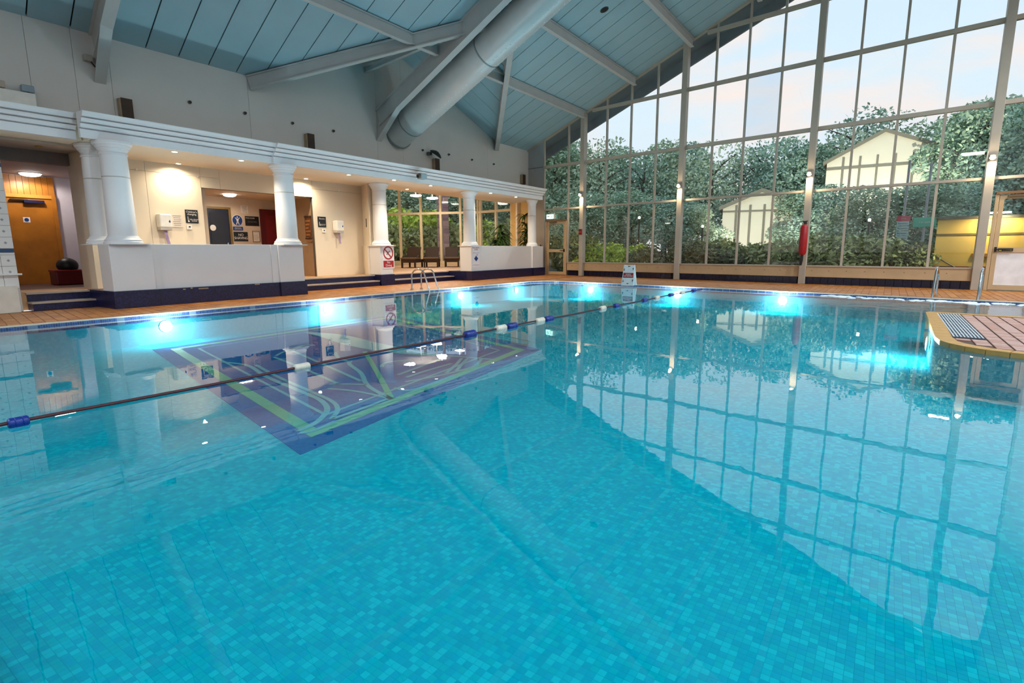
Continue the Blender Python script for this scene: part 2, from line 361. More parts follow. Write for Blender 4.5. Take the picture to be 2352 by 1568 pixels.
# pool basin
basin = thing('pool_basin', 'turquoise mosaic lined swimming pool basin', 'pool', kind='structure')
n = len(POOL)
wb = MB(); wb2 = MB(); cp = MB()
po = offset_poly(POOL, .10)
for i in range(n):
    a = POOL[i]; b = POOL[(i+1) % n]; oa = po[i]; ob = po[(i+1) % n]
    wb.add([(a[0], a[1], ZB), (b[0], b[1], ZB), (b[0], b[1], -.13), (a[0], a[1], -.13)], [(3, 2, 1, 0)])
    wb2.add([(a[0], a[1], -.13), (b[0], b[1], -.13), (b[0], b[1], -.012), (a[0], a[1], -.012)], [(3, 2, 1, 0)])
    cp.add([(a[0], a[1], -.012), (b[0], b[1], -.012), (b[0], b[1], .006), (a[0], a[1], .006), (oa[0], oa[1], .006), (ob[0], ob[1], .006), (oa[0], oa[1], -.03), (ob[0], ob[1], -.03)],
           [(3, 2, 1, 0), (4, 5, 2, 3), (7, 5, 4, 6)])
wb.build('basin_wall', MOSW, basin); wb2.build('water_line_band', SKIRTB, basin); cp.build('coping', COPE, basin)
v, f = fill_poly(POOL, [], ZB); MB().add(v, f).build('basin_floor', MOS, basin)
# single mosaic pieces on the nearest stretch of the pool floor
SZ = .032; h = SZ/2*.95
cells = []
for i in range(5, 190):
    for j in range(-90, 160):
        x = (i+.5)*SZ; y = (j+.5)*SZ; v3 = Vector((x, y, ZB))-CP; dep = v3.dot(FW)
        if dep < .3 or v3.length > 3.9: continue
        if abs(FPX*v3.dot(RT)/dep) < 1195 and abs(FPX*v3.dot(UP)/dep) < 800: cells.append((v3.length, x, y))
cells.sort()
h = SZ/2*.985
tb = MB().add([(-h, -h, 0), (h, -h, 0), (h, h, 0), (-h, h, 0), (-h*.96, -h*.96, .0012), (h*.96, -h*.96, .0012), (h*.96, h*.96, .0012), (-h*.96, h*.96, .0012)],
              [(0, 1, 5, 4), (1, 2, 6, 5), (2, 3, 7, 6), (3, 0, 4, 7), (4, 5, 6, 7)])
tme = bpy.data.meshes.new('mosaic_tile'); tme.from_pydata(tb.v, [], tb.f); tme.materials.append(MOS)
for d, x, y in cells[:300]:
    o = bpy.data.objects.new('mosaic_tile', tme); COL.objects.link(o); o.parent = basin; o.location = (x, y, ZB)
tf = MB()
for d, x, y in cells[300:]: tf.add([(a+x, b+y, c+ZB) for a, b, c in tb.v], tb.f)
tag(tf.build('mosaic_field', MOS, basin), kind='stuff')

# decorative panel laid in the pool floor
def pf(cx, cy): p = onz(340+cx/2.352, 640+cy/2.352, ZB); return Vector((p.x, p.y))
panel = thing('floor_mosaic', 'dark blue mosaic picture with green border laid in the pool floor', 'mosaic', (5.6, 7.0, ZB))
Q = [onz(690, 1045, ZB), onz(1243, 803, ZB), onz(903, 724, ZB), onz(350, 803, ZB)]
MB().prism([Vector((p.x, p.y, ZB+.001)) for p in Q], (0, 0, .004)).build('blue_field', MOSN, panel, world=True)
def inset(d): 
    c = sum(Q, Vector())/4; o = offset_poly([q.to_2d() for q in Q], -d); return o
def ribbon_closed(d, wd, m, z):
    o = inset(d); i = inset(d+wd); b = MB()
    for k in range(4):
        a0, a1, b0, b1 = o[k], o[(k+1) % 4], i[k], i[(k+1) % 4]
        b.add([(a0.x, a0.y, z), (a1.x, a1.y, z), (b1.x, b1.y, z), (b0.x, b0.y, z)], [(0, 1, 2, 3)])
    b.build('border_strip', m, panel, world=True)
ribbon_closed(.22, .13, MOSB, ZB+.008); ribbon_closed(.56, .04, MOSC, ZB+.008)
def catmull(P, k=8):
    P = [P[0]]+P+[P[-1]]; o = []
    for i in range(1, len(P)-2):
        for j in range(k):
            t = j/k; a, b, c, d = P[i-1], P[i], P[i+1], P[i+2]
            o.append(.5*((2*b)+(c-a)*t+(2*a-5*b+4*c-d)*t*t+(3*b-a-3*c+d)*t**3))
    return o+[P[-2]]
def ribbon(pts, wd, m=MOSC, name='curved_strip'):
    P = catmull([pf(*p) for p in pts]); b = MB(); vs = []
    for i, p in enumerate(P):
        t = (P[min(i+1, len(P)-1)]-P[max(i-1, 0)]).normalized(); nn = Vector((-t.y, t.x)); ww = wd(i/(len(P)-1)) if callable(wd) else wd
        vs += [(p.x+nn.x*ww/2, p.y+nn.y*ww/2, ZB+.009), (p.x-nn.x*ww/2, p.y-nn.y*ww/2, ZB+.009)]
    b.add(vs, [(2*i, 2*i+1, 2*i+3, 2*i+2) for i in range(len(P)-1)])
    b.build(name, m, panel, world=True)
for pts, wd in [
    ([(815, 828), (915, 775), (968, 712), (935, 662), (850, 622), (640, 532), (540, 472), (400, 452)], .06),
    ([(990, 762), (1024, 715), (1000, 670), (900, 620), (700, 532), (580, 466)], .05),
    ([(820, 835), (880, 830), (1010, 775)], .05),
    ([(1000, 760), (1140, 710), (1300, 650)], .05),
    ([(680, 425), (850, 492), (1030, 572)], .05), ([(690, 420), (740, 395), (860, 358)], .05),
    ([(780, 392), (950, 466), (1150, 556)], .05), ([(780, 392), (800, 372), (870, 355)], .05),
    ([(1315, 652), (1190, 582), (1150, 512), (1090, 466), (1095, 445)], .06),
    ([(1315, 652), (1130, 612), (970, 596)], .05), ([(980, 572), (1080, 572), (1180, 575)], .05),
    ([(1350, 522), (1470, 478), (1590, 432)], .06), ([(1395, 536), (1510, 498), (1640, 460)], .06),
    ([(1330, 592), (1420, 605), (1560, 560), (1660, 520)], .05), ([(1390, 560), (1600, 520), (1760, 475), (1800, 435)], .05),
    ([(1610, 512), (1660, 470), (1695, 432)], .05), ([(1665, 500), (1700, 460), (1725, 432)], .05),
    ([(1260, 480), (1290, 455), (1420, 440)], .06), ([(1010, 400), (1030, 430), (1090, 452)], .05),
    ([(1440, 250), (1560, 270), (1760, 300), (2060, 360)], .05), ([(1460, 232), (1700, 262), (2080, 340)], .05)]:
    ribbon(pts, wd)
ribbon([(1170, 395), (1240, 512), (1315, 652)], .07, MOSB)
ribbon([(860, 292), (1000, 312), (1160, 355), (1400, 398), (1640, 420), (1880, 440)], lambda t: .06+.55*max(0, sin(pi*min(1, t*1.25)))*(1-t*.55), MOSC, 'leaf_band')

# water
wv, wf = fill_poly(POOL, [[tuple(p) for p in ISL]], ZW)
tag(MB().add(wv, wf).build('pool_water', WATER), 'still turquoise pool water reflecting the glazed wall', 'water')

# island of deck reaching into the pool
isl = thing('pool_island', 'curved deck island with drain grate standing in the pool', 'deck', (9.2, -2, ZB), kind='structure')
I3 = [Vector((p.x, p.y, ZB)) for p in ISL]
MB().prism(I3, (0, 0, -ZB-.02)).build('island_body', MOSW, isl, world=True)
MB().prism([Vector((p.x, p.y, -.02)) for p in ISL], (0, 0, .008)).build('grout_bed', mat('island_grout_dark', '#4a332b', .8), isl, world=True)
io = ISL; ii = offset_poly([tuple(p) for p in ISL], -.16) if False else None
def ccw(poly): return sum((poly[i][0]*poly[(i+1) % len(poly)][1]-poly[(i+1) % len(poly)][0]*poly[i][1]) for i in range(len(poly))) > 0
IP = [tuple(p) for p in ISL]
if not ccw(IP): IP.reverse()
i0 = offset_poly(IP, .015); i1 = offset_poly(IP, -.15); i2 = offset_poly(IP, -.40)
# coping pieces around the rim
for k in range(len(IP)):
    a0, a1, b0, b1 = i0[k], i0[(k+1) % len(IP)], i1[k], i1[(k+1) % len(IP)]
    ln = (a1-a0).length
    mid = (a0+a1)/2
    if mid.y < -3.9 : continue
    nn = max(1, round(ln/.3))
    for j in range(nn):
        t0, t1 = j/nn+.004/ln, (j+1)/nn-.004/ln
        q = [a0.lerp(a1, t0), a0.lerp(a1, t1), b0.lerp(b1, t1), b0.lerp(b1, t0)]
        MB().hexa([(p.x, p.y, -.05) for p in q]+[(p.x, p.y, .004) for p in q]).build('coping_tile', AMBER, isl, world=True)
# drain channel with slats along the pool side, stippled tile on the curve
GR = mat('grate_pale_grey', '#b9c0c8', .4, var=.04); 
lx0, lx1 = 8.35, 11.2
MB().box(lx0, lx1, -1.02, -.71, -.010, -.004).build('drain_channel', mat('drain_dark', '#27455c', .5), isl, world=True)
for k in range(9):
    yy = -.73-k*.034
    MB().box(lx0, lx1, yy-.010, yy+.006, -.006, .006).build('grate_slat', GR, isl, world=True)
for xx in np.arange(lx0+.3, lx1, .6): MB().box(xx-.006, xx+.006, -1.02, -.71, -.004, .003).build('grate_bar', GR, isl, world=True)
lay_tiles(lambda p: inside(p, [tuple(q) for q in i1]) and not (lx0-.02 < p[0] < lx1+.02 and p[1] > -1.022), np.arange(8.5, 14.5, .15), np.arange(-4.1, -.5, .15), .15, .014, [PINKT, mat('island_tile_b', '#ab8074', .42, var=.12, scale=14)], isl, 200, zz=.001, name='island_tile')

# ================================================================== LEFT SIDE: TERRACE, PARAPETS, COLUMNS
floor2 = thing('floor_terrace', 'raised peach tiled terrace floor behind the columns', 'floor', kind='structure')
FR = S(UG-.05, 13.1).x
MB().hexa([(2.2, 13.12, 0), (FR, 13.12, 0), (FR+.2, 14.4, 0), (2.2, 14.4, 0), (2.2, 13.12, .31), (FR, 13.12, .31), (FR+.2, 14.4, .31), (2.2, 14.4, .31)]).build('terrace_slab', TERR, floor2)
MB().box(2.2, 6.0, 14.4, 17.4, .1, .31).build('hall_slab', HALLF, floor2)
MB().box(6.0, 12.0, 14.4, 17.4, .1, .308).build('alcove_slab', TERR, floor2)
MB().hexa([(12.0, 14.4, .1), (FR+.2, 14.4, .1), (24.6, 23.5, .1), (12.0, 24.2, .1), (12.0, 14.4, .309), (FR+.2, 14.4, .309), (24.6, 23.5, .309), (12.0, 24.2, .309)]).build('lounge_slab', TERR, floor2)
# parapet 2 stands on the terrace front, filled base behind it
def step(x0, x1, y0, y1, z0, z1, label):
    t = thing('step', label, 'step', ((x0+x1)/2, y0, z0), kind='structure')
    MB().box(x0, x1, y0, y1, z0, z1-.03).build('riser', STEPB, t, world=True)
    MB().box(x0-.01, x1, y0-.02, y1, z1-.03, z1).build('nosing', mat('nosing_pale', '#a99a8c', .5, var=.08), t, world=True)
step(3.16, 4.30, 12.83, 13.12, 0, .155, 'low navy mosaic step with pale nosing before the corridor')
step(3.16, 4.40, 13.10, 13.30, .155, .318, 'upper navy mosaic step with pale nosing before the corridor')
step(8.25, 11.45, 12.83, 13.12, 0, .155, 'low navy mosaic step beneath the notice board opening')
step(8.25, 11.85, 13.10, 13.30, .155, .318, 'upper navy mosaic step beneath the notice board opening')
step(12.0, 14.95, 12.83, 13.12, 0, .155, 'low navy mosaic step before the brown loungers')
step(12.0, 14.95, 13.10, 13.30, .155, .318, 'upper navy mosaic step before the brown loungers')

def parapet(x0, x1, yf, peds, label, yb=None):
    t = thing('parapet', label, 'low wall', ((x0+x1)/2, yf, 0), kind='structure')
    yb = yb or yf+.9
    MB().box(x0-.01, x1+.01, yf-.02, yb, 0, .325).build('mosaic_base', STEPB, t, world=True)
    MB().box(x0+.02, x1-.02, yf+.06, yf+.24, .32, 1.21).build('wall_panel', PARW, t, world=True, bevel=.006)
    for a, b in peds:
        MB().box(a, b, yf-.012, yf+.5, .325, 1.205).build('pedestal', PARW, t, world=True, bevel=.008)
        MB().box(a-.025, b+.025, yf-.06, yf+.2, 0, .325).build('pedestal_base', STEPB, t, world=True)
    return t
p1 = parapet(4.14, 8.22, 11.93, [(4.14, 4.86), (7.56, 8.22)], 'long white parapet below the reception opening with blue mosaic base', 13.2)
MB().box(4.86, 4.99, 11.965, 12.05, .325, 1.207).build('panel_fillet', PARW, p1, world=True)
MB().box(7.40, 7.56, 11.965, 12.05, .325, 1.207).build('panel_fillet', PARW, p1, world=True)
for k, (a, zz, ww) in enumerate([(5.35, .295, .05), (5.5, .31, .04), (5.66, .29, .2), (6.9, .312, .12), (7.85, .30, .05)]):   # lost tiles
    MB().box(a, a+ww, 11.905, 11.912, zz-.012, zz+.012).build('chipped_tile', mat('bare_cement', '#a08d74', .9), p1, world=True)
parapet(14.98, 19.95, 12.06, [(14.98, 15.62), (19.0, 19.5)], 'white parapet before the potted plants with dark mosaic base', 13.2)
MBx = MB()
t3 = thing('pedestal', 'short white pedestal carrying the no diving sign', 'low wall', (11.7, 12.86, 0), kind='structure')
MB().box(11.50, 12.06, 12.80, 13.3, 0, .325).build('mosaic_base', STEPB, t3, world=True)
MB().box(11.52, 12.02, 12.83, 13.4, .325, 1.21).build('pedestal_body', PARW, t3, world=True, bevel=.008)
MB().hexa([(11.28+.22, 13.3, .31), (11.75, 13.3, .31), (12.15, 14.0, .31), (11.62+.22, 14.0, .31), (11.5, 13.3, 1.21), (11.75, 13.3, 1.21), (12.15, 14.0, 1.21), (11.84, 14.0, 1.21)]).build('return_wall', CREAM, t3, world=True)

def column(x, y, r, label, z0=1.21, z1=3.07, engaged=None):
    t = thing('column', label, 'column', (x, y, z0), group=None)
    h = z1-z0
    MB().lathe([(r*1.42, 0), (r*1.42, .035), (r*1.34, .05), (r*1.36, .075), (r*1.22, .10), (r*1.14, .13), (r*1.10, .15)], 32).build('base', TRIMW, t, smooth=True)
    s = MB(); s.lathe([(r*1.06, .14), (r*1.05, .4), (r*1.02, h*.45), (r*.98, h*.66), (r*.985, h*.662), (r*.96, h-.24)], 32); s.build('shaft', TRIMW, t, smooth=True)
    MB().lathe([(r*.985, h*.655), (r*1.0, h*.66), (r*.985, h*.665)], 32).build('shaft_joint', mat('joint_grey', '#b5b0aa', .6), t, smooth=True)
    MB().lathe([(r*.955, h-.24), (r*1.03, h-.235), (r*1.03, h-.21), (r*.97, h-.208), (r*.99, h-.17), (r*1.10, h-.135), (r*1.10, h-.12), (r*1.16, h-.118), (r*1.25, h-.085), (r*1.25, h-.07), (r*1.32, h-.068), (r*1.40, h-.04), (r*1.40, h)], 32).build('capital', TRIMW, t, smooth=True)
    MB().box(-r*1.45, r*1.45, -r*1.45, r*1.45, -.012, .004).build('plinth', TRIMW, t)
    return t
column(4.47, 12.12, .225, 'wide white column at the corridor corner of the long parapet')
column(4.36, 12.72, .205, 'white column half hidden behind the corridor corner column')
column(7.96, 12.12, .225, 'white column standing between reception opening and wall notice board')
column(11.78, 13.05, .215, 'white column above the no diving sign')
column(15.25, 12.32, .215, 'white column between the loungers and the potted plants')
column(19.33, 12.30, .17, 'slim white column beside the glazed end wall door')

# bulkhead and cornice
bulk = thing('bulkhead', 'flat white bulkhead carried by the columns along the wall', 'bulkhead', (11, 12.6, 3.07), kind='structure')
XE = 19.3
MB().box(4.1, XE, 12.03, 13.99, 3.075, 3.47).build('soffit_box', CREAM, bulk, world=True)
MB().hexa([(XE, 12.05, 3.075), (XE+.30, 12.05, 3.075), (XE+1.0, 13.98, 3.075), (XE, 13.98, 3.075), (XE, 12.05, 3.47), (XE+.30, 12.05, 3.47), (XE+1.0, 13.98, 3.47), (XE, 13.98, 3.47)]).build('soffit_end', CREAM, bulk, world=True)
MB().box(1.2, 4.09, 12.36, 13.99, 3.075, 3.47).build('soffit_box', CREAM, bulk, world=True)
def cornice(x0, x1, yf, label, cap0=True, cap1=True):
    prof = [(.06, 3.07), (-.02, 3.07), (-.02, 3.212), (.015, 3.214), (.015, 3.232), (-.055, 3.236), (-.06, 3.262), (-.085, 3.29), (-.10, 3.298), (-.055, 3.30), (-.055, 3.318), (-.125, 3.322), (-.13, 3.346), (-.155, 3.374), (-.17, 3.382), (-.125, 3.384), (-.125, 3.402), (-.195, 3.406), (-.205, 3.436), (-.235, 3.474), (-.238, 3.49), (.06, 3.50)]
    t = MB().prism([Vector((x0, yf+.02+a, z)) for a, z in prof], (x1-x0, 0, 0))
    return tag(t.build('cornice', TRIMW), label, 'cornice', kind='structure')
cornice(1.2, 3.99, 12.30, 'recessed stepped cornice over the corridor mouth')
cornice(3.95, 7.62, 11.97, 'white stepped cornice over the long parapet')
cornice(7.60, 19.52, 11.90, 'long white stepped cornice running to the glazed wall')

# back wall under the bulkhead with its opening
wl = thing('wall_left', 'cream rear wall under the bulkhead with wide opening', 'wall', kind='structure')
def wpan(x0, x1, z0, z1, y=14.0, th=.12, m=CREAM, nm='wall_panel'):
    return MB().box(x0+.003, x1-.003, y, y+th, z0+.003, z1-.003).build(nm, m, wl)
MB().box(4.5, 6.95, 14.03, 14.12, .31, 3.08).build('backing', mat('joint_backing', '#5a5148', .9), wl)  # dark backing that shows through the panel joints
MB().box(6.95, 10.09, 14.03, 14.12, 2.60, 3.08).build('backing', MATS['joint_backing'], wl)
MB().box(10.09, 11.95, 14.03, 14.12, .31, 3.08).build('backing', MATS['joint_backing'], wl)
for x0, x1 in ((4.5, 5.75), (5.75, 6.95)):
    wpan(x0, x1, .31, 2.86); wpan(x0, x1, 2.86, 3.08)
wpan(6.95, 7.42, 2.60, 2.86); wpan(6.95, 7.42, 2.86, 3.08); wpan(7.42, 10.09, 2.60, 3.08)
wpan(10.09, 11.95, .31, 2.84); wpan(10.09, 11.95, 2.84, 3.08)
wing = MB(); wing.hexa([(11.56, 13.3, 1.21), (11.76, 13.3, 1.21), (12.15, 14.05, 1.21), (11.93, 14.05, 1.21), (11.56, 13.3, 3.075), (11.76, 13.3, 3.075), (12.15, 14.05, 3.075), (11.93, 14.05, 3.075)])
wing.build('wing_wall', CREAM, wl)
# alcove behind the opening
ALC = mat('alcove_paint', '#cdb79f', .7, var=.03)
MB().sbox(6.8, 6.95, 14.1, 16.2, .31, 2.75).build('alcove_side', ALC, wl)
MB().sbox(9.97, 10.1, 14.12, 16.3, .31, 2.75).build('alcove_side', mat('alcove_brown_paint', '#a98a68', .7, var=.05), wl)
MB().box(6.8, 11.2, 16.12, 16.25, .31, 2.75).build('alcove_back', ALC, wl)
MB().box(6.8, 11.2, 14.1, 16.3, 2.62, 2.75).build('alcove_ceiling', ALC, wl)
# corridor on the far left
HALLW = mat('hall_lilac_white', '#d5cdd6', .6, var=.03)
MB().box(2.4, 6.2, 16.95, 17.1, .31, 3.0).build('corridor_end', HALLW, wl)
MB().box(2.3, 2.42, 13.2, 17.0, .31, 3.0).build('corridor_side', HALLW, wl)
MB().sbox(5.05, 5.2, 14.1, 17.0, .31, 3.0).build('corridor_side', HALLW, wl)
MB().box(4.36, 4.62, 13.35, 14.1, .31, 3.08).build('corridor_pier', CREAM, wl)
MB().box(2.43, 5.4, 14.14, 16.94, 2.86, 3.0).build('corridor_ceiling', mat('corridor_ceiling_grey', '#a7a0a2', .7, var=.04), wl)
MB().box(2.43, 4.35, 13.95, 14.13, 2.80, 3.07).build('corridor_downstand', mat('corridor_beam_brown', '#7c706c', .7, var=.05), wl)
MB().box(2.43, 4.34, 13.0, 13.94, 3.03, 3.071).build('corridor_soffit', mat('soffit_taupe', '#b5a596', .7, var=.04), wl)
tr = tag(MB().sbox(4.98, 5.05, 14.4, 14.5, .31, 2.86).build('trim_1', mat('door_frame_brown', '#8a5a3a', .5)), 'brown timber door frame upright inside the corridor', 'trim', kind='structure')

# tiled pier at the left edge
pier = thing('wall_pier', 'white tiled pier with blue tile bands at the corridor mouth', 'wall', (2.4, 12.86, 0), kind='structure')
MB().box(1.2, 3.03, 12.90, 13.9, 0, 3.07).build('pier_core', mat('pier_grout', '#a9a59e', .8), pier, world=True)
PT = mat('pier_tile_white', '#d4d2cf', .3, var=.03, scale=5); PB = mat('pier_tile_blue', '#123a63', .3, var=.12); PG = mat('pier_tile_accent', '#8f9297', .4)
zz = 0.03; rows = [(0, .42, PT)] + [(.42+.2*k, .42+.2*(k+1), PT) for k in range(3)] + [(1.02, 1.06, PT), (1.06, 1.13, PB)] + [(1.13+.2*k, 1.33+.2*k, PT) for k in range(7)] + [(2.53, 2.60, PB), (2.60, 2.8, PT), (2.8, 3.06, PT)]
for a, b, mm in rows:
    for k in range(8):
        x1 = 3.03-k*.2; x0 = x1-.2
        MB().box(x0+.003, x1-.003, 12.885, 12.91, a+.003, b-.003).build('pier_tile', mm, pier, world=True)
        if mm is PT and b-a > .15 and a > .5 and k % 2 == 0:
            c = Vector((x0+.1, 12.884, (a+b)/2)); MB().prism([c+Vector((-.025, 0, 0)), c+Vector((0, 0, -.025)), c+Vector((.025, 0, 0)), c+Vector((0, 0, .025))], (0, -.002, 0)).build('tile_accent', PG, pier, world=True)
    MB().box(3.03, 3.036, 12.91, 13.9, a+.003, b-.003).build('pier_tile', mm, pier, world=True)
MB().box(1.2, 2.98, 12.80, 12.886, 0, .47).build('pier_plinth', mat('plinth_white', '#cfc9be', .5), pier, world=True)
MB().box(1.2, 3.08, 12.84, 12.9, .66, .69).build('dado_strip', PT, pier, world=True)

# ================================================================== UPPER LEFT WALL
wu = thing('wall_left.001', 'pale upper wall above the bulkhead rising to a broad gable', 'wall', kind='structure')
DA, DB, DK = 7.92, 18.22, .35; DM = (DA+DB)/2; DZ = EZ+DK*(DM-DA)
MB().prism([Vector(p) for p in ((-6.7, YW+.04, 3.3), (S(UG, YW).x, YW+.04, 3.3), (S(UG, YW).x, YW+.04, EZ+.1), (DB, YW+.04, EZ+.1), (DM, YW+.04, DZ+.1), (DA, YW+.04, EZ+.1), (-6.7, YW+.04, EZ+.1))], (0, .25, 0)).build('backing', MATS['joint_backing'], wu)
joints = [-6.7, -4.2, -1.8, .6, 2.2, 3.72, 4.42, 5.02, 7.92, 12.0, DM, 17.6, S(UG, YW).x]
def topz(x): return EZ+.06+(DK*min(x-DA, DB-x) if DA < x < DB else 0)
for a, b in zip(joints[:-1], joints[1:]):
    xs = sorted({a+.003, b-.003} | {q for q in (DA, DM, DB) if a < q < b})
    MB().prism([Vector((a+.003, YW, 3.4)), Vector((b-.003, YW, 3.4))] + [Vector((x, YW, topz(x))) for x in reversed(xs)], (0, .035, 0)).build('wall_panel', WALLW, wu)

# ================================================================== ROOF
ceil_ = thing('ceiling', 'sloping ceiling of long grey blue boards', 'ceiling', kind='structure')
U0, U1 = -9.0, UG+.1
def yv(u):   # where the cross gable's valley cuts this board
    return YW-(DK/K)*min(u-DA, DB-u) if DA < u < DB else YW
SKA, SKB = -3.4, -15.4     # rooflights added for more daylight over the unseen half of the hall
b_u = [4.43+.645*k for k in range(-21, 26)]
b_u = [u for u in b_u if U0 < u < U1]; b_u = [U0]+b_u+[U1]
for a, b in zip(b_u[:-1], b_u[1:]):
    us = sorted({a+.012, b-.012} | {q for q in (DA, DM, DB) if a+.02 < q < b-.02})
    low = [S(u, yv(u), roofz(yv(u))) for u in us]
    top = [S(u, YR+.02, roofz(YR+.02)) for u in (b-.012, a+.012)]
    MB().prism(low+top, (0, 0, .03)).build('ceiling_board', ROOFP, ceil_)
    MB().prism([S(a+.008, YR-.02, roofz(YR-.02)), S(b-.008, YR-.02, roofz(YR-.02)), S(b-.008, SKA, roofz(SKA)), S(a+.008, SKA, roofz(SKA))][::-1], (0, 0, .03)).build('ceiling_board', ROOFP, ceil_)
# cross gable boards run down its slopes
for side in (-1, 1):
    k = 0
    y0 = YW
    while y0 > YW-(DK/K)*(DM-DA)+.1:
        y1 = max(y0-.645, YW-(DK/K)*(DM-DA)+.02)
        pts = []
        for yy in (y0-.008, y1+.008):
            off = (YW-yy)*K/DK   # distance from eave along the wall where valley sits
            ue = (DA+off) if side < 0 else (DB-off)
            pts.append((ue, yy))
        q = [S(pts[0][0], pts[0][1], EZ+DK*(pts[0][0]-DA if side < 0 else DB-pts[0][0])), S(DM, pts[0][1], DZ), S(DM, pts[1][1], DZ), S(pts[1][0], pts[1][1], EZ+DK*(pts[1][0]-DA if side < 0 else DB-pts[1][0]))]
        MB().prism(q, (0, 0, .03)).build('gable_board', ROOFP, ceil_)
        y0 -= .645
roof = MB()
roof.prism([S(U0-.3, YW+.6, roofz(YW+.6)+.05), S(U1+.35, YW+.6, roofz(YW+.6)+.05), S(U1+.35, YR, roofz(YR)+.05), S(U0-.3, YR, roofz(YR)+.05)][::-1], (0, 0, .2))
o = MB()
def roofpoly(us, z):
    return [S(u, yv(u), roofz(yv(u))+z) for u in us]
low = roofpoly([U0, DA, DM, DB, U1], .045)
rb = MB().prism(low+[S(U1, YR, roofz(YR)+.045), S(U0, YR, roofz(YR)+.045)], (0, 0, .2))
for ya, yb in ((YR, SKA), (SKB, -16.2)):
    rb.prism([S(U0, ya, roofz(ya)+.045), S(U1, ya, roofz(ya)+.045), S(U1, yb, roofz(yb)+.045), S(U0, yb, roofz(yb)+.045)], (0, 0, .2))
sky_l = thing('added_rooflight', 'unseen rooflights added for daylight over the half of the hall behind the viewer', 'window', kind='structure')
for u in np.arange(U0, U1, 2.68):
    MB().prism([S(u, SKA, roofz(SKA)+.08), S(u+2.68, SKA, roofz(SKA)+.08), S(u+2.68, SKB, roofz(SKB)+.08), S(u, SKB, roofz(SKB)+.08)], (0, 0, .01)).build('pane', GLASS, sky_l)
    MB().beam(S(u, SKA, roofz(SKA)+.12), S(u, SKB, roofz(SKB)+.12), .08, .2).build('glazing_bar', FRAME, sky_l)
yap = YW-(DK/K)*(DM-DA)
for side in (-1, 1):
    ue = DA if side < 0 else DB
    rb.prism([S(ue, YW+.4, EZ+.05), S(DM, YW+.4, DZ+.05), S(DM, yap, DZ+.05), S(ue, YW, EZ+.05)], (0, 0, .2))
rb.build('roof_deck', DARK, ceil_)
# eaves overhang outside the glazed end
EAV = mat('verge_board_grey', '#8d8f96', .6, var=.05)
for side, ya, yb in ((0, YW+.5, YR), (1, YR, -3.4)):
    MB().prism([S(U1-.02, ya, roofz(ya)+.02), S(U1+1.0, ya, roofz(ya)+.02), S(U1+1.0, yb, roofz(yb)+.02), S(U1-.02, yb, roofz(yb)+.02)], (0, 0, .22)).build('verge_overhang', EAV, ceil_)
    MB().prism([S(U1+.9, ya, roofz(ya)-.35), S(U1+1.0, ya, roofz(ya)-.35), S(U1+1.0, yb, roofz(yb)-.35), S(U1+.9, yb, roofz(yb)-.35)], (0, 0, .6)).build('verge_fascia', EAV, ceil_)

def ibeam(t, p0, p1, depth, wd, ft=.03, web=.03, m=STEEL):
    MB().beam(p0, p1, web, depth-2*ft, drop=ft).build('web', m, t, world=True)
    MB().beam(p0, p1, wd, ft).build('top_flange', m, t, world=True)
    MB().beam(p0, p1, wd, ft, drop=depth-ft).build('bottom_flange', m, t, world=True)
for u, lab in ((-2.4, 'pale steel roof rafter behind the corridor end of the hall'), (4.82, 'pale steel roof rafter above the corridor corner column'), (12.06, 'pale haunched steel roof rafter running beside the round duct')):
    t = thing('roof_rafter', lab, 'beam', S(u, YW, 4.4), kind='structure')
    wd = .2
    pa = S(u, YW, roofz(YW)-.01); pb = S(u, YR, roofz(YR)-.01)
    ibeam(t, pa, pb, .50, wd, .03, .09)
    # haunch where it meets the wall
    y1 = 12.15
    q = [S(u, YW-.003, roofz(YW)-.45), S(u, y1, roofz(y1)-.5), S(u, YW-.003, 4.40)]
    MB().prism([p+Vector((-.045, 0, 0)) for p in q], (.09, 0, 0)).build('haunch_web', STEEL, t, world=True)
    a = S(u, YW-.003, 4.40); b = S(u, y1, roofz(y1)-.5)
    MB().hexa([a+Vector((-.1, 0, -.03)), a+Vector((.1, 0, -.03)), b+Vector((.1, 0, -.03)), b+Vector((-.1, 0, -.03)), a+Vector((-.1, 0, 0)), a+Vector((.1, 0, 0)), b+Vector((.1, 0, 0)), b+Vector((-.1, 0, 0))]).build('haunch_flange', STEEL, t, world=True)
# valley beams of the cross gable
apx = S(DM, yap, DZ-.02)
for ue, lab in ((DA, 'sloping steel valley beam rising from the corridor side of the gable'), (DB, 'sloping steel valley beam rising from the glazed side of the gable')):
    t = thing('valley_beam', lab, 'beam', S(ue, YW, EZ), kind='structure')
    ibeam(t, S(ue, YW, EZ-.02), apx, .32, .16, .025, .03)
# purlins
def seg_purlin(y, ua, ub, lab):
    t = thing('purlin', lab, 'beam', S(ua, y, roofz(y)), kind='structure')
    d0 = S(ua, y, roofz(y)-.01); d1 = S(ub, y, roofz(y)-.01)
    ibeam(t, d0, d1, .27, .13, .025, .03)
for y, nm in ((10.25, 'lowest'), (8.1, 'second'), (6.0, 'third'), (3.9, 'fourth'), (1.8, 'fifth')):
    seg_purlin(y, 12.16, UG-.08, f'{nm} purlin up the slope from the eaves, rafter to glazed wall')
    seg_purlin(y, 4.92, 11.96, f'{nm} purlin up the slope from the eaves, between the rafters')
    seg_purlin(y, -2.3, 4.72, f'{nm} purlin up the slope from the eaves, over the corridor')
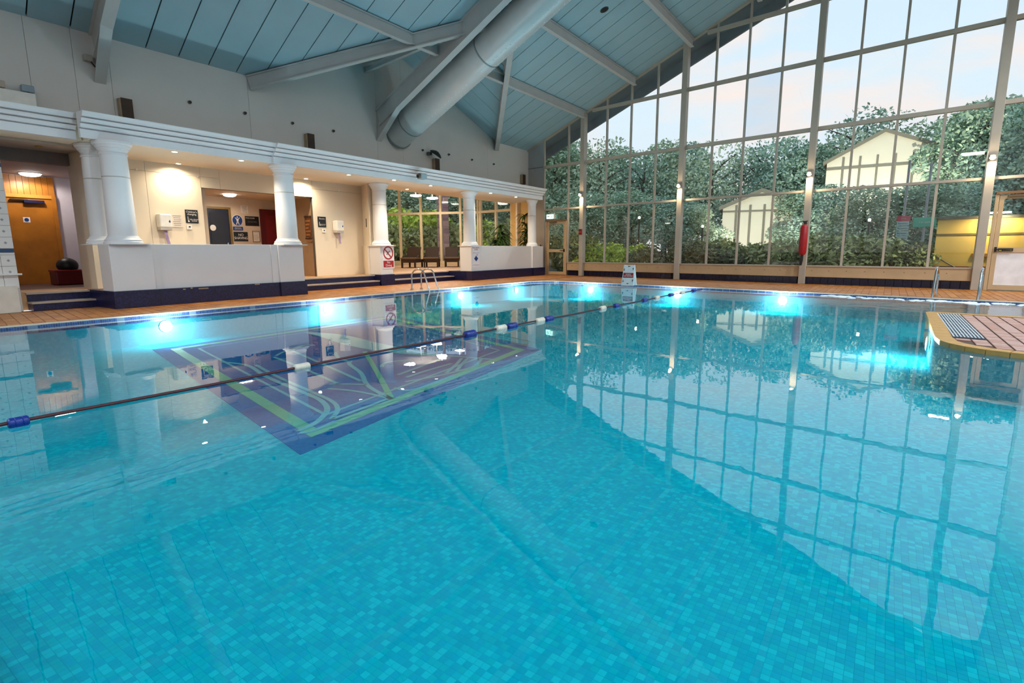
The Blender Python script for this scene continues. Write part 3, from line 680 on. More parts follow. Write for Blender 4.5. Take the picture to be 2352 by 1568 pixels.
# short ties of the cross gable
for pxa, u_b, lab in (((1087, 272), None, 'short tie from gable wall to glazed side valley beam'), ((838, 162), None, 'short tie from gable wall to corridor side valley beam')):
    a = ony(*pxa, YW); x = a.x
    tt = (x-DA) if x < DM else (DB-x)
    yb = YW-(DK/K)*tt
    t = thing('gable_tie', lab, 'beam', a, kind='structure')
    ibeam(t, Vector((x, YW, a.z+.08)), S(x, yb+.25, a.z+.08), .15, .10, .02, .02)
# duct
t = thing('air_duct', 'large round pale air duct climbing along the roof slope', 'duct', S(12.78, YW, 4.7))
DU = 12.86; DR = .44
def da(y, dz=0): return S(DU, y, roofz(y)-.58+dz)
pts = [da(YW-.02), da(12.3), da(9.0), da(4), da(.2)]
MB().tube(pts, DR, 40).build('duct_body', DUCTM, t, world=True, smooth=True)
dd = (da(4)-da(9)).normalized()
for y in (12.55, 9.15, 6.0, 3.0):
    MB().tube([da(y)-dd*.02, da(y)-dd*.018, da(y)+dd*.018, da(y)+dd*.02], [DR, DR+.012, DR+.012, DR], 40).build('seam_band', mat('duct_seam', '#8d9496', .4), t, world=True, smooth=True)
MB().tube([da(YW-.01)-dd*.0, da(YW-.01)+dd*.05], DR+.035, 40).build('wall_collar', mat('duct_collar', '#7d8689', .5), t, world=True, smooth=True)
nzb = MB()
side = Vector((0, 0, 1)).cross(dd).normalized(); nrm = side.cross(dd).normalized()
if nrm.z > 0: nrm = -nrm
for row in (-.25, .25, .6):
    rv = (nrm*cos(row)+side*(-sin(row) if False else sin(row))).normalized()
    for k in range(60):
        c = da(11.8-k*.15)+rv*DR; nzb.cyl(c-rv*.004, c+rv*.006, .016, n=6)
tag(nzb.build('nozzle_rows', mat('nozzle_white', '#eef2f2', .4), t, world=True), kind='stuff')
for y in (11.2, 7.6, 4.2):
    c = da(y); MB().box(c.x-.015, c.x+.015, c.y-.015, c.y+.015, c.z+DR-.02, roofz(c.y)).build('hanger', STEEL, t, world=True)
rv_ = onplane(1388, 22, (0, K, 1), (0, YW, EZ))
t = thing('roof_vent', 'small round black vent set in the ceiling boards', 'vent', rv_)
nv = Vector((0, -K, -1)).normalized()
MB().cyl(rv_-nv*.02, rv_+nv*.012, .12, n=24).build('vent_ring', mat('vent_ring', '#39474b', .5), t, world=True)
MB().cyl(rv_+nv*.011, rv_+nv*.016, .10, n=24).build('vent_hole', BLACK, t, world=True)

# ================================================================== GLAZED END WALL
win = thing('window_1', 'full height glazed gable wall with pale steel grid', 'window', kind='structure')
posts = [10.31, 6.17, 2.13, -1.85]
cols = [12.36, 11.08, 10.31]
for a, b in zip(posts[:-1], posts[1:]): cols += [a+(b-a)*k/4 for k in (1, 2, 3)] + [b]
cols += [-3.0]
rowz = [.54, 2.75, 4.51, 6.38, 8.0, 9.6, 11.5]
def rk(y): return roofz(y)-.06
def gbox(y0, y1, z0, z1, d0=-.05, d1=.05): return MB().sbox(UG+d0, UG+d1, min(y0, y1), max(y0, y1), z0, z1)
def clip_poly(poly, fn):
    out = []; n = len(poly)
    for i in range(n):
        a, b = poly[i], poly[(i+1) % n]; fa, fb = fn(a), fn(b)
        if fa <= 0: out.append(a)
        if fa*fb < 0: s = fa/(fa-fb); out.append((a[0]+(b[0]-a[0])*s, a[1]+(b[1]-a[1])*s))
    return out
for i, (a, b) in enumerate(zip(cols[:-1], cols[1:])):
    for j, (z0, z1) in enumerate(zip(rowz[:-1], rowz[1:])):
        if j == 0 and i == 0: z0 = 2.30
        if j == 0 and a == -1.85: z0 = 2.40
        poly = [(a-.02, z0), (b+.02, z0), (b+.02, z1), (a-.02, z1)]
        segs = [poly]
        poly = clip_poly(poly, lambda p: p[1]-rk(p[0])+.02) if a > YR else clip_poly(poly, lambda p: p[1]-(roofz(-1.85)-.06-K*(-1.85-p[0])))
        if len(poly) < 3: continue
        blue = (abs(a-4.15) < .06 and j == 2)
        MB().prism([S(UG-.004, y, z) for y, z in poly], (.008, 0, 0)).build('pane', GLASSB if blue else GLASS, win)
for p in posts:
    gbox(p-.09, p+.09, 0, rk(p), -.22, .06).build('post', FRAME, win, bevel=.006)
for c in cols:
    if c in posts: continue
    z0 = 0 if c in (12.36, -3.0) else .5
    gbox(c-.03, c+.03, z0, rk(c)+.04, -.05, .05).build('mullion', FRAME, win)
for z in rowz[1:-1]:
    # stretch under the rake, split at the posts
    ymax = min(12.36, YW-(z+.10-EZ)/K) if z > EZ-.2 else 12.36
    ymin = -3.0 if z < 10 else -1.85
    stops = [ymax] + [p for p in posts if p < ymax] + [ymin]
    for a, b in zip(stops[:-1], stops[1:]):
        if a-b < .15: continue
        hh = .05 if z in (2.75,) else .075
        gbox(a-.0, b+.0, z-hh, z+hh*.4, -.07, .06).build('transom', FRAME, win)
gy = [(YW, YR)]
MB().hexa([S(UG-.1, YR, rk(YR)), S(UG+.06, YR, rk(YR)), S(UG+.06, YW, rk(YW)), S(UG-.1, YW, rk(YW)), S(UG-.1, YR, rk(YR)+.1), S(UG+.06, YR, rk(YR)+.1), S(UG+.06, YW, rk(YW)+.1), S(UG-.1, YW, rk(YW)+.1)]).build('rake_rail', FRAME, win)
# spandrel panel next to the left wall
MB().prism([S(UG-.02, y, z) for y, z in ((YW, 3.2), (12.36, 3.2), (12.36, rk(12.36)), (YW, rk(YW)))], (.05, 0, 0)).build('blank_panel', mat('panel_grey', '#a9abad', .6, var=.03), win)
gbox(12.36, YW, 4.50, 4.53, -.03, .0).build('panel_joint', mat('panel_joint', '#6d7073', .6), win)
MB().prism([S(UG-.02, y, z) for y, z in ((12.9, 0), (12.36, 0), (12.36, 3.2), (12.9, 3.2))], (.05, 0, 0)).build('blank_panel', FRAME, win)
# sill rail and tiled plinth
st = [11.06] + posts
for a, b in zip(st[:-1], st[1:]):
    gbox(a-.09 if a in posts else a, b+.09, .215, .54, -.10, .06).build('sill_rail', FRAMED, win, bevel=.004)
    gbox(a-.09 if a in posts else a, b+.09, .52, .555, -.13, .06).build('sill_cap', FRAME, win)
    nb = int((a-b)/.45)
    for k in range(nb):
        yy = a-.25-k*.45
        if yy < b+.15: break
        c = S(UG-.10, yy, .40); MB().cyl(c, c+Vector((-.006, 0, 0)), .014, n=8).build('rail_bolt', mat('bolt_brown', '#8a6d4c', .5), win)
    gbox(a, b, 0, .215, -.03, .02).build('plinth_backing', DARK, win)
    k = 0; yy = a-.1
    while yy-.2 > b+.08:
        gbox(yy-.006, yy-.196, .006, .21, -.05, -.03).build('plinth_tile', NAVY, win); yy -= .2
# rest of the end wall, out of the picture to the right
tag(MB().prism([S(UG-.02, y, z) for y, z in ((-3.0, 0), (-16, 0), (-16, roofz(-16)), (-3.0, roofz(-3.0)))][::-1], (.2, 0, 0)).build('wall_far', WALLW), 'plain wall beside the glazed gable', 'wall', kind='structure')

def place_g(y, z, d=-.06): p = S(UG+d, y, z); return p
# glazed doors in the end wall
def glass_door(nm, y0, y1, zt, label, mid=1.02, handle=1, poster=False):
    t = thing(nm, label, 'door', S(UG, (y0+y1)/2, 0), kind='structure')
    W = lambda a, b, z0, z1, d0=-.06, d1=.03: MB().sbox(UG+d0, UG+d1, min(a, b), max(a, b), z0, z1)
    W(y0, y0-.07, 0, zt+.05).build('frame_upright', FRAMED, t, world=True); W(y1+.07, y1, 0, zt+.05).build('frame_upright', FRAMED, t, world=True)
    W(y0, y1, zt, zt+.06, -.09).build('frame_head', mat('head_brown', '#7c5a3a', .5), t, world=True)
    a, b = y0-.08, y1+.08
    W(a, a-.09, .02, zt-.02, -.04, .02).build('stile', FRAMED, t, world=True); W(b+.09, b, .02, zt-.02, -.04, .02).build('stile', FRAMED, t, world=True)
    for z0, z1 in ((.02, .14), (mid-.06, mid+.06), (zt-.12, zt-.02)): W(a-.09, b+.09, z0, z1, -.04, .02).build('rail', FRAMED, t, world=True)
    W(a-.09, b+.09, mid+.06, zt-.12, -.012, -.004).build('pane', GLASS, t, world=True)
    W(a-.09, b+.09, .14, mid-.06, -.012, -.004).build('pane', mat('poster_white', '#efebec', .35, var=.10, scale=3.5) if poster else GLASS, t, world=True)
    hy = b+.05 if handle > 0 else a-.05
    hd = W(hy+.02, hy-.02, mid-.05, mid+.07, -.075, -.04).build('lock_plate', BLACK, t, world=True)
    W(hy+.20*handle, hy, mid+.0, mid+.025, -.10, -.075).build('lever_handle', BLACK, t, world=True)
    W(a-.15, a-.5, zt-.075, zt-.03, -.10, -.04).build('closer', mat('closer_bronze', '#6b5334', .4), t, world=True)
    return t
glass_door('door_1', 12.25, 11.12, 2.24, 'beige glazed exit door beside the white parapet')
d2 = glass_door('door_2', -2.02, -2.98, 2.34, 'beige door with white lower panel beside the end post', mid=1.0, handle=-1, poster=True)

# lamps on the posts
for p, lab in zip(posts, ('warm lamp on the glazed wall post nearest the exit door', 'warm lamp on the glazed wall post behind the no entry board', 'warm lamp on the post above the red rescue tube', 'warm lamp on the glazed wall post beside the poster door')):
    c = S(UG-.24, p, 3.2)
    t = thing('post_lamp', lab, 'lamp', c, GA, group='lamps on the posts')
    MB().box(-.06, .06, -.02, .03, -.06, .09).build('lamp_bracket', FRAME, t)
    MB().lathe([(.02, .06), (.055, .05), (.062, .0), (.055, -.05)], 20, (0, -.07, 0)).build('lamp_body', mat('lamp_body', '#d9c7a8', .4), t, smooth=True)
    MB().ball((0, -.075, -.01), .062, sc=(1, 1, .8)).build('lamp_glass', BULB, t, smooth=True)
    spot('lamp_light', (0, -.12, -.08), t, 26, WARM, 150, .7, .04, to=(0, .18, -1))
    point('lamp_spill', (0, -.16, 0), t, 5, WARM, .03)

# ================================================================== UNSEEN REST OF THE HALL (windows added to let daylight in)
wr = thing('wall_right', 'long unseen wall behind the viewer with a band of windows added for daylight', 'wall', kind='structure')
a0, a1 = S(-8.9, -16), S(UG, -16)
def rbox(u0, u1, z0, z1): return MB().hexa([S(u0, -16.2, z0), S(u1, -16.2, z0), S(u1, -16, z0), S(u0, -16, z0), S(u0, -16.2, z1), S(u1, -16.2, z1), S(u1, -16, z1), S(u0, -16, z1)])
rbox(-8.9, UG, 0, .9).build('lower_wall', WALLW, wr)
rbox(-8.9, UG, 4.6, roofz(-16)+.1).build('upper_wall', WALLW, wr)
for u in np.arange(-8.9, UG+.1, 2.94): rbox(u-.12, u+.12, .9, 4.6).build('window_post', FRAME, wr)
rbox(-8.9, UG, .9, 4.6).build('pane', GLASS, wr) if False else None
for u in np.arange(-8.9, UG-.5, 2.94): MB().hexa([S(u, -16.11, .9), S(u+2.94, -16.11, .9), S(u+2.94, -16.1, .9), S(u, -16.1, .9), S(u, -16.11, 4.6), S(u+2.94, -16.11, 4.6), S(u+2.94, -16.1, 4.6), S(u, -16.1, 4.6)]).build('pane', GLASS, wr)
wn = thing('wall_near', 'unseen gable wall behind the viewer with tall windows added for daylight', 'wall', kind='structure')
def nbox(y0, y1, z0, z1, d=.2): return MB().sbox(-9.1, -9.1+d, y0, y1, z0, z1)
nbox(-16, 13.3, 0, .6).build('lower_wall', WALLW, wn)
for y in np.arange(-16, 13.4, 2.09): nbox(y-.1, y+.1, .6, roofz(y)+.1).build('window_post', FRAME, wn)
for k, y in enumerate(np.arange(-16, 13.1, 2.09)):
    z0 = min(roofz(y), roofz(y+2.09))
    MB().sbox(-9.02, -9.01, y, y+2.09, .6, z0).build('pane', GLASS, wn)
    MB().prism([S(-9.1, y, z0-.02), S(-9.1, y+2.09, z0-.02), S(-9.1, y+2.09, roofz(y+2.09)+.1), S(-9.1, y, roofz(y)+.1)], (.2, 0, 0)).build('gable_infill', WALLW, wn)

# unseen fill lamps added under the roof to brighten pool and hall
for i, (x, y, pw, lab) in enumerate(((-4.5, 8.5, 1.2, 'over the near end of the pool by the left wall'), (-4.0, 3.0, 1.1, 'over the deck behind the viewer'), (-2.5, -3.0, .9, 'over the deck corner behind the viewer'), (2.5, -4.0, .9, 'over the near right deck'), (7.0, -5.0, 1.7, 'over the near side of the island'), (11.5, -5.8, 2.2, 'over the far side of the island'), (16.0, -6.8, 2.2, 'over the far right deck'))):
    z = roofz(y)-.9
    t = thing('added_fill_lamp', 'unseen round lamp added as fill light '+lab, 'lamp', (x, y, z), group='added fill lamps under the roof')
    MB().lathe([(.26, 0), (.28, .02), (.16, .22), (.08, .30), (.03, .32)], 28).build('shade', WHITEP, t, smooth=True)
    MB().lathe([(.05, -.006), (.24, -.004), (.25, .01)], 28).build('diffuser', BULBW, t)
    MB().cyl((0, 0, .3), (0, 0, .88), .012, n=8).build('cord', BLACK, t)
    spot('lamp_light', (0, 0, -.03), t, FILL*pw, (.90, .97, 1.), 160, .6, .25)

# ================================================================== POOL FITTINGS
def pool_lamp(p, nrm, lab, pw=52):
    nrm = Vector(nrm).normalized(); t = thing('pool_lamp', lab, 'lamp', p, group='underwater lamps round the pool')
    MB().cyl(-nrm*.0, nrm*.02, .10, n=28).build('rim', mat('lamp_rim', '#d8dde0', .3, metal=.6), t)
    MB().cyl(nrm*.018, nrm*.026, .08, n=28).build('lens', POOLGLOW, t)
    point('lamp_light', nrm*.22, t, pw, (.78, .96, 1.), .025)
def lefty(x): 
    return np.interp(x, [.15, 2.2, 8.2, 15.0], [10.48, 10.42, 10.26, 9.97])
for x, lab in ((4.3, 'underwater lamp below the wide column parapet'), (7.6, 'underwater lamp below the reception column'), (12.0, 'underwater lamp beside the pool ladder'), (14.7, 'underwater lamp below the plant parapet')):
    pool_lamp((x, lefty(x)-.003, -.23), (-.03, -1, 0), lab)
for y, lab in ((7.9, 'underwater lamp between exit door and no entry board'), (4.9, 'underwater lamp where the lane rope meets the far edge'), (2.1, 'underwater lamp below the red rescue tube')):
    p = S(UE, y, -.23); pool_lamp((p.x+.003, p.y, p.z), (-1, T, 0), lab)
pool_lamp((9.35, -.552, -.25), (0, 1, 0), 'underwater lamp in the side of the deck island', 40)

# lane rope
rope_y = lambda x: 4.58-.028*(x-.9)
t = thing('lane_rope', 'dark red lane rope with blue and white floats across the pool', 'rope', (8, 4.4, ZW))
MB().tube([(x, rope_y(x), ZW+.012+.004*sin(x*2.1)) for x in np.linspace(.16, S(UE, 4.15).x-.02, 70)], .012, 8).build('rope', mat('rope_dark_red', '#45141c', .6, var=.3, scale=60), t, world=True)
BLUEF = mat('float_blue', '#0f2f86', .4, var=.15, scale=30); WHF = mat('float_white', '#d9d3c4', .4)
def rfloat(x, ln, r, mm):
    d = Vector((1, -.028, 0)).normalized(); c = Vector((x, rope_y(x), ZW+.012)); P = []
    prof = [(-.5, .45), (-.47, .85), (-.40, 1), (-.2, 1), (-.18, .93), (-.15, 1), (.15, 1), (.18, .93), (.2, 1), (.40, 1), (.47, .85), (.5, .45)]
    MB().tube([c+d*(ln*a) for a, _ in prof], [r*b for _, b in prof], 16).build('float', mm, t, world=True, smooth=True)
for x, ln, r, mm in ((.965, .11, .034, BLUEF), (3.02, .16, .034, WHF), (5.48, .2, .05, BLUEF), (6.15, .22, .045, WHF), (6.42, .22, .045, BLUEF), (7.15, .22, .045, WHF), (7.42, .22, .045, BLUEF), (9.3, .2, .045, WHF), (9.9, .2, .045, BLUEF), (11.3, .22, .045, BLUEF), (12.0, .22, .045, WHF), (12.9, .22, .045, BLUEF), (13.7, .22, .045, WHF), (14.6, .22, .045, BLUEF)):
    rfloat(x, ln, r, mm)

fm = MB(); rf = random.Random(4)
for k in range(170):
    y = rf.uniform(-2.6, 1.2); p = S(UE-rf.uniform(.03, .22+.35*abs(sin(y*3))), y, ZW); q = rf.uniform(.012, .045)
    fm.ball((p.x, p.y, p.z), q, 7, 4, (rf.uniform(.6, 1.2), rf.uniform(1.2, 2.6), .35))
tag(fm.build('water_foam', mat('foam_white', '#e3ecf0', .5), smooth=True), 'white churned foam along the far edge below the poster door', 'foam', kind='stuff')
def ladder(p0, nrm, wd, hgt, lab, back=.55):
    """two bent chrome rails from deck into the water; nrm points into the pool"""
    nrm = Vector(nrm).normalized(); sd = Vector((-nrm.y, nrm.x, 0)); t = thing('pool_ladder', lab, 'ladder', p0)
    for s in (-1, 1):
        o = sd*(wd/2*s); P = [o-nrm*back, o-nrm*back+Vector((0, 0, hgt*.7))]
        for k in range(1, 9):
            a = k/8*pi*.8; rr = back*.42
            P.append(o-nrm*back+nrm*(rr*(1-cos(a)))+Vector((0, 0, hgt*.7+rr*.78*sin(a)*1.1)))
        P += [o+nrm*.04+Vector((0, 0, -.05)), o+nrm*.08+Vector((0, 0, -.42))]
        MB().tube(P, .021, 12).build('rail', CHROME, t, smooth=True)
        MB().cyl(o-nrm*back, o-nrm*back+Vector((0, 0, .012)), .045, n=16).build('foot_flange', CHROME, t)
    for zz in (-.16, -.34):
        MB().beam(-sd*(wd/2)+nrm*.06+Vector((0, 0, zz)), sd*(wd/2)+nrm*.06+Vector((0, 0, zz)), .07, .02).build('tread', CHROME, t)
ladder((10.95, 10.16, .006), (.12, -1, 0), .42, .50, 'bent chrome pool ladder before the brown loungers')
ladder((S(UE, -1.2).x+.06, -1.2, .006), (-1, T, 0), .74, .62, 'tall bent chrome ladder rails before the poster door')
t = thing('handrail', 'chrome handrail at the far deck corner beyond the poster door', 'handrail', (14.3, -2.35, 0))
MB().tube([(0, 0, 0), (.02, 0, .45), (.0, -.06, .6), (.02, -.2, .66), (.02, -.5, .66)], .02, 10).build('rail', CHROME, t, smooth=True)
MB().tube([(.02, -.5, .66), (.02, -.5, 0)], .02, 10).build('rail', CHROME, t, smooth=True)

# folding no-entry board on the far edge
p = (onz(1428, 656)+onz(1455, 656))/2
t = thing('warning_board', 'white folding warning board with red band at the pool edge', 'sign', (p.x+.1, p.y, .006), radians(-90-9+12))
wv_ = .17
for s, nm in ((-1, 'front_leaf'), (1, 'back_leaf')):
    a = s*.13
    MB().hexa([(-.19, a-.008, 0), (.19, a-.008, 0), (.19, a+.008, 0), (-.19, a+.008, 0), (-.165, s*.012-.006, .60), (.165, s*.012-.006, .60), (.165, s*.012+.006, .60), (-.165, s*.012+.006, .60)]).build(nm, mat('board_white', '#d5d5d6', .4), t)
def bface(x, z): return (x, -.13+.118*z/.60-.0095, z)
rb_ = [bface(-.155, .23), bface(.155, .23), bface(.15, .37), bface(-.15, .37)]
MB().prism([Vector(q) for q in rb_], (0, -.003, .0)).build('red_band', mat('band_red', '#8f1420', .4), t)
tilt = pi/2-math.atan2(.118, .6)
text('SORRY\nNO ENTRY', .055, WHITEP, t, (0, bface(0, .30)[1]-.006, .30), (pi/2-.19, 0, 0))
for (x, z, dx, dz) in ((-.14, .46, 0, -1), (.13, .49, 0, 1), (-.145, .13, 0, -1), (.14, .15, 0, 1), (0, .56, -1, 0), (0, .06, 1, 0)):
    c = Vector(bface(x, z)); d = Vector((dx, .19*dz, dz)); s_ = Vector((dz, 0, -dx)) if True else 0
    s_ = Vector((abs(dz), .19*abs(dx), abs(dx)))
    MB().prism([c+d*.035, c+s_*.022, c-d*.0+s_*.007, c-d*.04+s_*.007, c-d*.04-s_*.007, c-s_*.007, c-s_*.022], (0, -.003, 0)).build('arrow_mark', BLACK, t)

# ================================================================== SIGNS, DISPENSERS, DOORS ON THE LEFT
def panel_sign(nm, lab, c, w, h, m, rz=0., cat='sign', th=.012, group=None):
    t = thing(nm, lab, cat, c, rz, group=group); MB().box(-w/2, w/2, -th, 0, -h/2, h/2).build('sign_panel', m, t); return t
SB = mat('sign_black', '#0c080b', .35); SW = mat('sign_print_white', '#e8e2da', .5); SP = mat('paper_white', '#e2d6c8', .6); SG = mat('print_grey', '#6b6468', .6)
SBL = mat('sign_blue', '#123a7c', .4); SR = mat('sign_red', '#a3101c', .4); SPK = mat('sign_white', '#e9e3e6', .4)
YB = 13.995
def rect_c(a, b, y): A = ony(*a, y); B = ony(*b, y); return (A+B)/2, abs(B.x-A.x), abs(B.z-A.z)
c, w_, h_ = rect_c((424, 481), (456, 513), YB)
t = panel_sign('wall_sign', 'black changing room sign beside the reception opening', c, w_, h_, SB)
text("Children's\nchanging", .062, SW, t, (0, -.014, h_*.25)); text('baby changing\nfacilities', .04, SW, t, (.05, -.014, -h_*.27))
MB().prism([Vector((-w_*.34, -.013, -.13)), Vector((-w_*.22, -.013, -.13)), Vector((-w_*.22, -.013, -.10)), Vector((-w_*.30, -.013, -.10)), Vector((-w_*.30, -.013, -.0)), Vector((-w_*.34, -.013, 0))], (0, -.002, 0)).build('symbol', SW, t)
c, w_, h_ = rect_c((729, 497), (749, 522), YB)
t = panel_sign('wall_sign', 'black sign beside the paper dispenser near the lounge', c, w_, h_, SB)
text('Showers', .055, SW, t, (0, -.014, h_*.3)); text('please shower\nbefore use', .034, SW, t, (.02, -.014, -h_*.27))
MB().prism([Vector((-w_*.34, -.013, -.11)), Vector((-w_*.22, -.013, -.11)), Vector((-w_*.22, -.013, -.09)), Vector((-w_*.29, -.013, -.09)), Vector((-w_*.29, -.013, .0)), Vector((-w_*.34, -.013, 0))], (0, -.002, 0)).build('symbol', SW, t)
c = ony(406, 507, YB); t = panel_sign('wall_notice', 'white paper notice between dispenser and black sign', c, .24, .30, SP)
for k in range(6): MB().box(-.09+.01*(k % 3), .09-.012*(k % 2), -.0135, -.012, .11-.045*k, .12-.045*k).build('print_line', SG, t)
def dispenser(px, lab, curl):
    c = ony(*px, YB); t = thing('paper_dispenser', lab, 'dispenser', c)
    MB().box(-.13, .13, -.22, 0, -.14, .17).build('body', WHITEP, t, bevel=.03)
    MB().box(-.125, .125, -.20, 0, -.20, -.13).build('lower_tray', mat('dispenser_grey', '#b9b3ab', .4), t, bevel=.015)
    MB().lathe([(.004, .035), (.010, .02), (.018, 0), (.017, -.012), (.010, -.022), (.003, -.026)], 12).shift((.07, -.222, 0)).build('drop_mark', SBL, t, smooth=True)
    b = MB(); P = [(0, -.12, -.2), (.012, -.13, -.30), (.03*curl, -.12, -.40), (.05*curl, -.135, -.52)]
    for a, q in zip(P[:-1], P[1:]): b.hexa([(a[0]-.03, a[1]-.004, a[2]), (a[0]+.03, a[1]-.004, a[2]), (a[0]+.03, a[1]+.004, a[2]), (a[0]-.03, a[1]+.004, a[2]), (q[0]-.03, q[1]-.004, q[2]), (q[0]+.03, q[1]-.004, q[2]), (q[0]+.03, q[1]+.004, q[2]), (q[0]-.03, q[1]+.004, q[2])])
    b.build('paper_strip', mat('paper_lilac', '#9c86b0', .6), t)
dispenser((372, 509), 'white paper dispenser near the corridor corner columns', 1)
dispenser((772, 520), 'white paper dispenser near the lounge opening', .4)
for px, lab in (((434, 522), 'small white wall button below the changing room sign'), ((743, 530), 'small white wall button left of the lounge paper dispenser')):
    c = ony(*px, YB); t = thing('wall_button', lab, 'switch', c); MB().box(-.06, .06, -.035, 0, -.055, .055).build('button_box', WHITEP, t, bevel=.008); MB().cyl((0, -.035, .012), (0, -.045, .012), .018, n=14).build('button_knob', BLACK, t)
# alcove back wall
YA = 16.115
def wall_door(nm, a, b, m, lab, y=YA, z0=.312, extra=None):
    A = ony(*a, y); B = ony(*b, y); x0, x1, zt = A.x, B.x, A.z
    t = thing(nm, lab, 'door', ((x0+x1)/2, y, z0), kind='structure'); w2 = (x1-x0)/2; hh = zt-z0
    MB().box(-w2, w2, -.03, 0, 0, hh).build('leaf', m, t)
    fm = extra or m
    MB().box(-w2-.07, -w2, -.05, 0, 0, hh+.06).build('frame_upright', fm, t); MB().box(w2, w2+.07, -.05, 0, 0, hh+.06).build('frame_upright', fm, t); MB().box(-w2, w2, -.05, 0, hh, hh+.06).build('frame_head', fm, t)
    return t, w2, hh
t, w2, hh = wall_door('door_3', (470, 478), (522, 478), mat('door_navy', '#17182b', .35, var=.2), 'dark navy door in the alcove beside the blue circular sign', extra=mat('frame_gold', '#7a5f2c', .5))
MB().box(-w2+.1, w2-.16, -.036, -.03, .12, hh-.12).build('door_panel', mat('door_navy_panel', '#1d1a24', .3, var=.2), t)
MB().cyl((-w2+.16, -.035, 1.42), (-w2+.16, -.05, 1.42), .085, n=24).build('white_disc', WHITEP, t); MB().box(w2-.12, w2-.09, -.07, -.03, .62, 1.0).build('pull_handle', CHROME, t)
t, w2, hh = wall_door('door_4', (600, 485), (652, 488), DRED, 'dark red panelled door in the alcove', extra=DRED)
for z0, z1 in ((.12, .55), (.66, .86), (.98, hh-.12)): MB().box(-w2+.1, w2-.1, -.038, -.03, z0, z1).build('door_panel', mat('door_red_panel', '#6d141a', .3, var=.1), t, bevel=.006)
MB().ball((w2-.08, -.07, 1.0), .03).build('knob', CHROME, t, smooth=True)
c = ony(545, 506, YA); t = thing('mandatory_sign', 'blue round sign with a white standing figure', 'sign', c)
MB().cyl((0, 0, 0), (0, -.006, 0), .165, n=40).build('white_disc', SPK, t); MB().cyl((0, -.006, 0), (0, -.012, 0), .15, n=40).build('blue_disc', SBL, t)
fg = MB(); fg.cyl((0, -.012, .095), (0, -.016, .095), .022, n=14)
fg.prism([Vector(q) for q in ((-.03, -.013, -.02), (.03, -.013, -.02), (.034, -.013, .05), (-.034, -.013, .05))], (0, -.003, 0))
for s in (-1, 1):
    fg.prism([Vector((s*.012, -.013, -.01)), Vector((s*.055, -.013, -.12)), Vector((s*.03, -.013, -.125)), Vector((0, -.013, -.04))], (0, -.003, 0)); fg.prism([Vector((s*.025, -.013, .05)), Vector((s*.065, -.013, .09)), Vector((s*.075, -.013, .075)), Vector((s*.03, -.013, .02))], (0, -.003, 0))
fg.build('white_figure', SW, t)
MB().box(-.15, .15, -.012, 0, -.29, -.185).build('caption_panel', SBL, t); text('Please shower\nbefore swimming', .032, SW, t, (0, -.0145, -.235))
c, w_, h_ = rect_c((562, 496), (595, 519), YA); t = panel_sign('wall_sign', 'black landscape notice between round blue sign and red door', c, w_, h_, SB)
text('POOL RULES', .05, SW, t, (-.06, -.014, h_*.3)); text('no running or jumping\nplease supervise children', .03, SG, t, (0, -.014, -.02)); 
c, w_, h_ = rect_c((536, 532), (570, 554), YA); t = panel_sign('wall_sign', 'black no shaving sign with bold white letters', c, w_, h_, SB)
text('NO\nSHAVING', .105, SW, t, (0, -.014, 0), sx=.95)
c, w_, h_ = rect_c((579, 530), (598, 556), YA); t = panel_sign('framed_notice', 'framed paper certificate beside the red door', c, w_, h_, mat('frame_tan', '#8d7455', .5), cat='notice')
MB().box(-w_/2+.025, w_/2-.025, -.014, -.012, -h_/2+.025, h_/2-.025).build('paper', SP, t)
for k in range(6): MB().box(-.08, .08-.02*(k % 3), -.0155, -.014, .12-.045*k, .128-.045*k).build('print_line', SG, t)
c = ony(561, 481, YA); t = panel_sign('wall_notice', 'pale paper notice above the black landscape notice', c, .22, .22, SP)
for k in range(5): MB().box(-.08, .08-.02*(k % 2), -.0135, -.012, .08-.04*k, .09-.04*k).build('print_line', SG, t)
# cork notice board on the brown side wall of the alcove
a = onu(702, 499, 9.96); b = onu(717, 546, 9.96)
tb_ = thing('notice_board', 'narrow brown wooden notice board inside the alcove', 'notice board', ((a.x+b.x)/2, (a.y+b.y)/2, (a.z+b.z)/2), GA)
wb_ = abs(a.y-b.y)/2+.02; hb = abs(a.z-b.z)/2
MB().box(-wb_, wb_, -.03, -.0, -hb, hb).build('board', mat('board_brown', '#6b3d18', .5, var=.25, scale=20), tb_)
for k in range(7): MB().box(-wb_+.04, wb_-.06*(k % 3)-.03, -.036, -.03, hb-.14-.1*k, hb-.09-.1*k).build('name_strip', mat('strip_tan', '#a06a38', .5), tb_)
MB().box(-wb_-.02, wb_+.02, -.04, 0, hb, hb+.03).build('frame_rail', mat('frame_dark', '#3a1f10', .4), tb_); MB().box(-wb_-.02, wb_+.02, -.04, 0, -hb-.03, -hb).build('frame_rail', MATS['frame_dark'], tb_)
